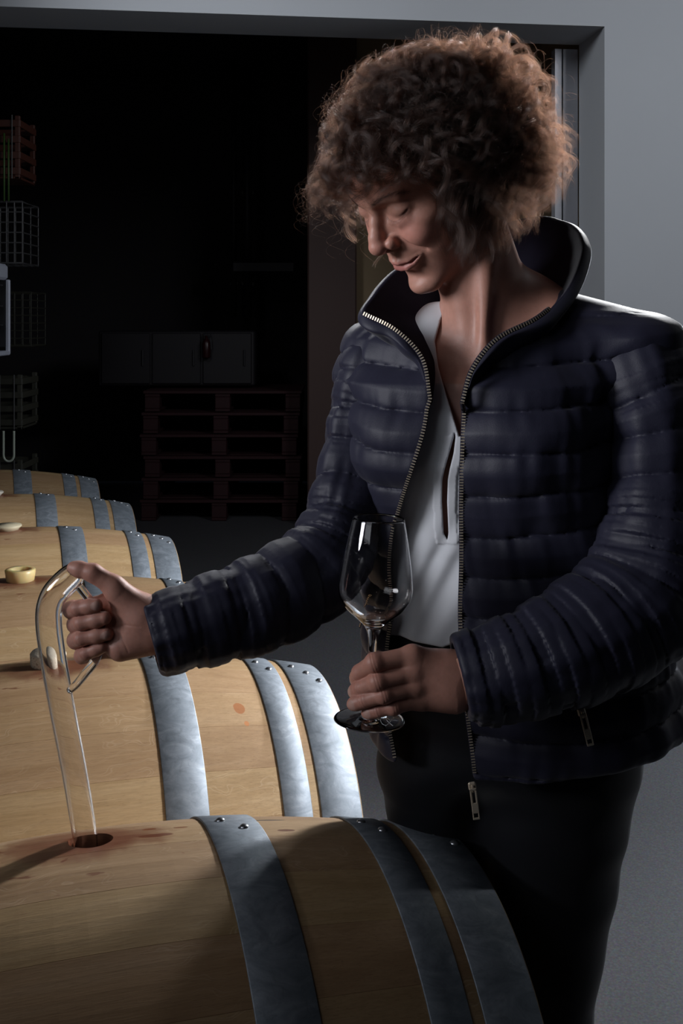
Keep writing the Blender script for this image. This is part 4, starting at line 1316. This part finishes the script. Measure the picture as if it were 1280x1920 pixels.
def grow(roots, length, curl_r, pitch, steps=26, jitter=.25, droop=.10, seed=1, stiff=1.0, env=1.0):
    R = np.random.RandomState(seed)
    n = len(roots)
    c = np.array([0, -5, 42.0])
    nm = (roots - c) / np.array([73., 95., 80.]) ** 2; nm /= np.linalg.norm(nm, axis=1)[:, None]
    d = nm + R.randn(n, 3) * jitter
    # the parting: front hair sweeps forward and to the far side; the rest goes back
    front = np.clip((roots[:, 1] - 40) / 50, 0, 1)[:, None]
    d += front * np.array([-.15, .35, -.10]) + (1 - front) * np.array([0, -.30, .12])
    d /= np.linalg.norm(d, axis=1)[:, None]
    p = roots.copy(); path = [p.copy()]
    st = (length / (steps - 1))[:, None]
    for i in range(steps - 1):
        s = i / (steps - 1)
        d = d + DOWN * droop * (0.25 + 1.9 * s) * stiff * (1 + 1.1 * np.clip((45 - roots[:, 2:3]) / 50, 0, 1))
        d /= np.linalg.norm(d, axis=1)[:, None]
        p = p + d * st
        q = (p - c) / (np.array([73., 95., 80.]) + 4); l = np.linalg.norm(q, axis=1)[:, None]
        p = np.where(l < 1, c + (p - c) / np.maximum(l, .3), p)
        path.append(p.copy())
    path = np.array(path).transpose(1, 0, 2)         # n, steps, 3
    # keep the mass inside a rounded outline: fuller at the nape and crown than over the brow
    rel = path - c; dr = rel / (np.linalg.norm(rel, axis=2, keepdims=True) + 1e-6)
    rs = 1 / np.sqrt(((dr / np.array([73., 95., 80.])) ** 2).sum(2))
    wd = dr @ HR.T
    T = 38 + 62 * np.clip(wd[..., 0], 0, 1) ** 1.6 + 2 * np.clip(wd[..., 2], 0, 1) - 14 * np.clip(-wd[..., 0], 0, 1) + 55 * np.clip(-wd[..., 2], 0, 1)
    T = env * T * (.50 + 1.0 * noise3(dr.reshape(-1, 3) * 3.2 + 9, 1.0, seed).reshape(T.shape))
    ex = (np.linalg.norm(rel, axis=2) - rs) / T
    ex2 = np.where(ex < .5, ex, .5 + .5 * (1 - np.exp(-(ex - .5) / .5)))
    path = c + dr * (rs + ex2 * T)[..., None]
    # helix
    t = np.gradient(path, axis=1); t /= np.linalg.norm(t, axis=2)[:, :, None] + 1e-9
    a = R.randn(n, 1, 3); a = a - (a * t).sum(2, keepdims=True) * t; a /= np.linalg.norm(a, axis=2)[:, :, None] + 1e-9
    b = np.cross(t, a)
    arc = np.linspace(0, 1, steps)[None, :] * length[:, None]
    ph = arc / pitch[:, None] * 2 * math.pi * R.choice([-1, 1], n)[:, None] + R.rand(n, 1) * 6.28
    amp = curl_r[:, None] * np.clip(arc / 22, 0, 1)
    path = path + (a * np.cos(ph)[:, :, None] + b * np.sin(ph)[:, :, None]) * amp[:, :, None]
    return path, a, b, ph
def resample(path, k):
    n, s, _ = path.shape
    x = np.linspace(0, s - 1, k); i = np.clip(x.astype(int), 0, s - 2); f = (x - i)[None, :, None]
    return path[:, i] * (1 - f) + path[:, i + 1] * f
def trim(path):
    """shorten strands that would cross the face"""
    n, k, _ = path.shape
    s, f, u = path[..., 0], path[..., 1], path[..., 2]
    lim_u = np.interp(f, [30, 50, 70, 95, 130], [-24, 22, 46, 60, 54])
    bad = (f > 34) & (u < lim_u) & (s > -52)
    bad |= (f > 26) & (u < -18) & (s > 30)
    bad |= (u < -52) & (s > 20)
    bad |= (u < -75)
    first = np.where(bad.any(1), bad.argmax(1), k)
    keep = first > k * .35
    path = path[keep]; first = first[keep]
    frac = np.minimum(first, k - 1) / (k - 1)
    x = np.linspace(0, 1, k)[None, :] * (frac * (k - 1))[:, None]
    i = np.clip(x.astype(int), 0, k - 2); g = (x - i)[..., None]
    r = np.arange(len(path))[:, None]
    return path[r, i] * (1 - g) + path[r, i + 1] * g
NL = 1000; SPL = 54
roots = scalp_roots(NL)
up = roots[:, 2]; back = -roots[:, 1]
length = 98 + 40 * np.clip((back + 20) / 80, 0, 1) + R0.rand(NL) * 30 - 14 * np.clip((roots[:, 1] - 40) / 50, 0, 1)
curl = R0.uniform(9.0, 17.0, NL); pitch = R0.uniform(55, 100, NL)
G, a_, b_, ph_ = grow(roots, length, curl, pitch, droop=.085, seed=5)
R = np.random.RandomState(9)
ch = np.repeat(G, SPL, axis=0); n = len(ch); k = ch.shape[1]
# child offsets: clump together towards the tip, keep frizz
off = R.randn(n, 1, 3) * np.array([2.7, 2.7, 2.7])
taper = np.interp(np.linspace(0, 1, k), [0, .25, .7, 1], [1.8, .8, .5, .6])[None, :, None]
fr1 = R.randn(n, 6, 3); fr = resample(fr1, k) * np.linspace(.3, 1.1, k)[None, :, None]
ch = ch + off * taper + fr
# roots stay on the scalp
ch = trim(ch)
cut = R.uniform(.72, 1.0, len(ch))
x = np.linspace(0, 1, 20)[None, :] * (cut * (k - 1))[:, None]; i = np.clip(x.astype(int), 0, k - 2); g = (x - i)[..., None]
rr = np.arange(len(ch))[:, None]
ch = ch[rr, i] * (1 - g) + ch[rr, i + 1] * g
hw = h2w(ch)
hair = strands('hair', hw, np.full(len(hw), .000075), M_HAIR, person)
hair['label'] = 'curly brown hair'
# flyaway strands
NF = 3600
rt = scalp_roots(NF)
G2, *_ = grow(rt, R0.uniform(80, 135, NF), R0.uniform(4, 12, NF), R0.uniform(28, 70, NF), steps=30, jitter=.6, droop=.05, seed=8, env=1.5)
G2 = trim(G2 + resample(R.randn(NF, 7, 3), 30) * 1.5)
fly = strands('loose_hair', h2w(G2), np.full(len(G2), .00008), M_HAIR, hair)
# front ringlets hanging before the far temple
def ringlet(p0, p1, p2, r, turns, ns=46, seed=0):
    R = np.random.RandomState(seed); kk = 34
    t = np.linspace(0, 1, kk)[:, None]
    A, B_, C_ = (np.array(q, float) for q in (p0, p1, p2))
    cen = (1 - t) ** 2 * A + 2 * t * (1 - t) * B_ + t * t * C_
    tt, N, B2 = frames(cen)
    ph = t * turns * 2 * math.pi + R.rand() * 6
    c = cen + r * np.clip(t * 3, 0, 1) * (np.cos(ph) * N + np.sin(ph) * B2)
    return c[None] + R.randn(ns, 1, 3) * .0022 + resample(R.randn(ns, 6, 3), kk) * .0009
RG = [ringlet(P(665, 215, 1.36), P(590, 290, 1.34), P(640, 392, 1.35), .007, 1.4, 60, 1),
      ringlet(P(650, 240, 1.36), P(596, 330, 1.35), P(652, 380, 1.36), .006, 1.2, 60, 2),
      ringlet(P(655, 300, 1.36), P(672, 372, 1.35), P(588, 388, 1.35), .004, 1.0, 50, 3),
      ringlet(P(640, 300, 1.45), P(640, 390, 1.50), P(668, 452, 1.50), .006, 1.3, 60, 4),
      ringlet(P(655, 310, 1.45), P(660, 380, 1.50), P(690, 430, 1.50), .005, 1.3, 60, 5),
      ringlet(P(630, 300, 1.45), P(640, 370, 1.49), P(660, 425, 1.49), .007, 1.5, 60, 6),
      ringlet(P(690, 230, 1.34), P(640, 300, 1.33), P(655, 345, 1.35), .008, 1.3, 70, 7),
      ringlet(P(700, 240, 1.33), P(670, 310, 1.32), P(742, 328, 1.335), .006, 1.2, 60, 8),
      ringlet(P(740, 250, 1.31), P(720, 320, 1.31), P(790, 345, 1.31), .008, 1.4, 60, 9),
      ringlet(P(800, 260, 1.29), P(790, 360, 1.29), P(838, 420, 1.30), .008, 1.5, 60, 10),
      ringlet(P(830, 280, 1.28), P(830, 390, 1.28), P(862, 470, 1.31), .009, 1.6, 60, 11)]
RQ = np.random.RandomState(21)
for q in range(190):
    w = RQ.rand()
    if q < 75: w *= .45
    sx = np.interp(w, [0, .3, .7, 1], [806, 860, 960, 1035]) + RQ.randn() * 8
    sy = np.interp(w, [0, .3, .7, 1], [250, 290, 300, 240]) + RQ.randn() * 28
    Ys = np.interp(w, [0, .3, .7, 1], [1.325, 1.34, 1.40, 1.47]) + RQ.rand() * .06
    ex_ = np.interp(w, [0, .3, .7, 1], [836, 885, 962, 1050]) + RQ.randn() * 16
    ey = np.interp(w, [0, .12, .3, .7, 1], [405, 462, 472, 440, 350]) + RQ.randn() * 18
    bul = RQ.uniform(.3, 1.0)
    RG.append(ringlet(P(sx, sy, Ys), P((sx + ex_) / 2 + 26 * bul * (w > .3), (sy + ey) / 2, Ys - .02 * (w < .5)), P(ex_, ey, Ys + .005), RQ.uniform(.004, .010), RQ.uniform(.9, 2.0), 44, 30 + q))
RG = np.vstack(RG)
strands('ringlets', RG, np.full(len(RG), .00007), M_HAIR, hair)
# lashes
L0 = []
for sgn in (1, -1):
    base = spline([(17, 89.2, 18.5), (24, 91.6, 14.8), (33, 91.6, 13.8), (41, 87, 16), (46, 81, 20)], 46)
    for q in base:
        j = R.randn(3) * .5
        e = q + np.array([(q[0] - 30) * .18, 5.5, -3.0]) + j
        m_ = (q + e) / 2 + np.array([0, .3, -1.4])
        L0.append(np.array([q, (q + m_) / 2, m_, e]) * np.array([sgn, 1, 1]))
L0 = h2w(np.array(L0))
strands('eyelashes', L0, np.full(len(L0), .00010), M_LASH, person)
# brow hairs
BR = []
for sgn in (1, -1):
    base = spline([(13, 98, 39), (27, 93.5, 44), (43, 84, 45), (55, 73.5, 39)], 200)
    for i_, q in enumerate(base):
        q = q + R.randn(3) * np.array([.6, .3, 1.3]); e = q + np.array([4.5, -1.4, 1.2]) + R.randn(3) * .5
        BR.append(np.array([q, (q + e) / 2 + [0, .5, .2], e]) * np.array([sgn, 1, 1]))
BR = np.array(BR)
flat = BR.reshape(-1, 3).astype(np.float32); dd = head_sdf_local(flat); gdir = (flat - np.array([0, 0, 20])); gdir /= np.linalg.norm(gdir, axis=1)[:, None]
flat = flat - gdir * (dd - .25)[:, None]
BR = h2w(flat.reshape(BR.shape))
strands('eyebrows', BR, np.full(len(BR), .00008), M_LASH, person)
# ------------------------------------------------------------------ glass things
def mat_glass(name='clear_glass', rough=.0, ior=1.48):
    t = NT(name); t.bsdf(Base_Color=(1, 1, 1, 1), Roughness=rough, IOR=ior, Transmission_Weight=1.0); return t.m
M_GLASS = mat_glass()
# wine thief: wide bent tube with a thin handle tube, hollow
TH = [(161, 1592, 1.410, .0145), (158, 1560, 1.407, .0153), (140, 1450, 1.396, .0155), (115, 1320, 1.380, .0156), (98, 1225, 1.368, .0157), (91, 1160, 1.357, .0158), (98, 1122, 1.349, .0160), (117, 1097, 1.348, .0162), (138, 1078, 1.347, .0150), (147, 1070, 1.346, .0100), (150, 1067, 1.346, .0035)]
C = spline([list(P(a, b, c)) + [r] for a, b, c, r in TH], 90)
low = P(164, 1650, 1.416)
C = np.vstack([[list(low) + [.0140]], C])
v1, f1 = tube_geo(C[:, :3], C[:, 3], 40, False)
Ci = C.copy(); Ci[:, 3] = np.maximum(C[:, 3] - .0016, .0008)
v2, f2 = tube_geo(Ci[:, :3], Ci[:, 3], 40, False)
n1 = len(v1); K = 40
F_ = list(f1) + [tuple(n1 + i for i in q[::-1]) for q in f2]
last = len(C) - 1
for j in range(K):
    k = (j + 1) % K
    F_.append((k, j, n1 + j, n1 + k))
    F_.append((last * K + j, last * K + k, n1 + last * K + k, n1 + last * K + j))
thief = empty('wine_thief', tuple(P(160, 1592, 1.407)))
tag(thief, 'bent clear glass sampling tube with a side handle, standing in the open bung hole', 'glass tube')
o = mesh_obj('tube', np.vstack([v1, v2]) - np.array(thief.location), F_, M_GLASS, thief)
H_ = [(131, 1294, 1.376, .0046), (143, 1283, 1.366, .0052), (160, 1262, 1.352, .0055), (178, 1238, 1.345, .0056), (188, 1205, 1.345, .0055), (186, 1165, 1.346, .0054), (172, 1132, 1.346, .0053), (158, 1112, 1.346, .0052), (147, 1098, 1.347, .0050)]
C2 = spline([list(P(a, b, c)) + [r] for a, b, c, r in H_], 60)
v1, f1 = tube_geo(C2[:, :3], C2[:, 3], 20, True)
mesh_obj('handle', v1 - np.array(thief.location), f1, M_GLASS, thief)
# wine glass
foot = P(692, 1351, 1.286); rim = P(710, 973, 1.286)
axis = rim - foot; HG = np.linalg.norm(axis)
def gp(prof): return [(r, z * HG) for r, z in prof]
outer = [(.0, .0), (.030, .0), (.0385, .002), (.0402, .0055), (.0388, .009), (.026, .013), (.012, .020), (.0062, .034), (.0048, .07), (.0043, .16), (.0043, .28), (.0050, .37), (.0062, .42), (.0085, .452), (.0125, .478), (.022, .515), (.0325, .555), (.0398, .605), (.0418, .65), (.0412, .69), (.0385, .78), (.0345, .88), (.0290, .9985), (.0286, 1.0)]
inner = [(.0282, .9985), (.0337, .88), (.0377, .78), (.0404, .69), (.0410, .65), (.0389, .608), (.0315, .562), (.021, .524), (.0105, .494), (.0045, .484), (0, .482)]
outer = [(r * 1.019, z) for r, z in outer]; inner = [(r * 1.019, z) for r, z in inner]
prof = gp(outer + inner)
# smooth the profile
pr = spline([(r, z, 0) for r, z in prof[1:-1]], 170)[:, :2]
pr = np.vstack([[0, 0], pr, [0, .482 * HG]]); pr[:, 0] = np.maximum(pr[:, 0], 0)
v, f = lathe_geo([tuple(q) for q in pr], 72)
rot = Vector((0, 0, 1)).rotation_difference(Vector(axis)).to_matrix()
Rm = np.array(rot)
wg = empty('wine_glass', tuple(foot)); tag(wg, 'empty tulip-shaped stemmed wine glass held in front of the navy jacket', 'glass')
mesh_obj('goblet', v @ Rm.T, f, M_GLASS, wg)
# etched looping mark on the foot
M_ETCH = simple('etched_white', (.75, .78, .82, 1), .6)
m = MB()
def fp(px, py):   # a point on the top of the foot plate seen at that spot
    d = np.array([(px - 640) / F_PX, 1, -(py - 600) / F_PX]); n = nrm(axis); c = foot + n * .0035
    o_ = np.array([0, 0, CAM_H]); t = ((c - o_) @ n) / (d @ n)
    return o_ + d * t - foot + n * .0036
for line in ([(712, 1350), (715, 1362), (724, 1366), (731, 1358), (724, 1352), (714, 1354)], [(718, 1349), (727, 1359), (736, 1367)], [(748, 1349), (738, 1354), (728, 1362), (722, 1368)], [(738, 1350), (732, 1355), (742, 1357)]):
    pts = spline([fp(a, b) for a, b in line], 20); m.tube(pts, .00022, 5)
m.build('etched_mark', M_ETCH, wg)
# droplets inside the bowl
rnd = random.Random(4); m = MB()
for k in range(34):
    zf = rnd.uniform(.50, .66) if k > 10 else rnd.uniform(.66, .92)
    a = rnd.uniform(0, 2 * math.pi) if k > 10 else rnd.uniform(2.7, 4.6)
    ri = np.interp(zf, [.484, .494, .524, .562, .608, .65, .69, .78, .88, 1.0], [.0045, .0105, .021, .0315, .0389, .041, .0404, .0377, .0337, .0282]) - .0002
    c = Rm @ np.array([ri * math.cos(a), ri * math.sin(a), zf * HG]); rr = rnd.uniform(.0004, .0010)
    vv, ff = lathe_geo([(0, -rr), (rr * .8, -rr * .5), (rr, 0), (rr * .7, rr * .7), (0, rr)], 8)
    m.add([q + c for q in vv], ff)
o = m.build('droplets', M_GLASS, wg, True); o['kind'] = 'stuff'
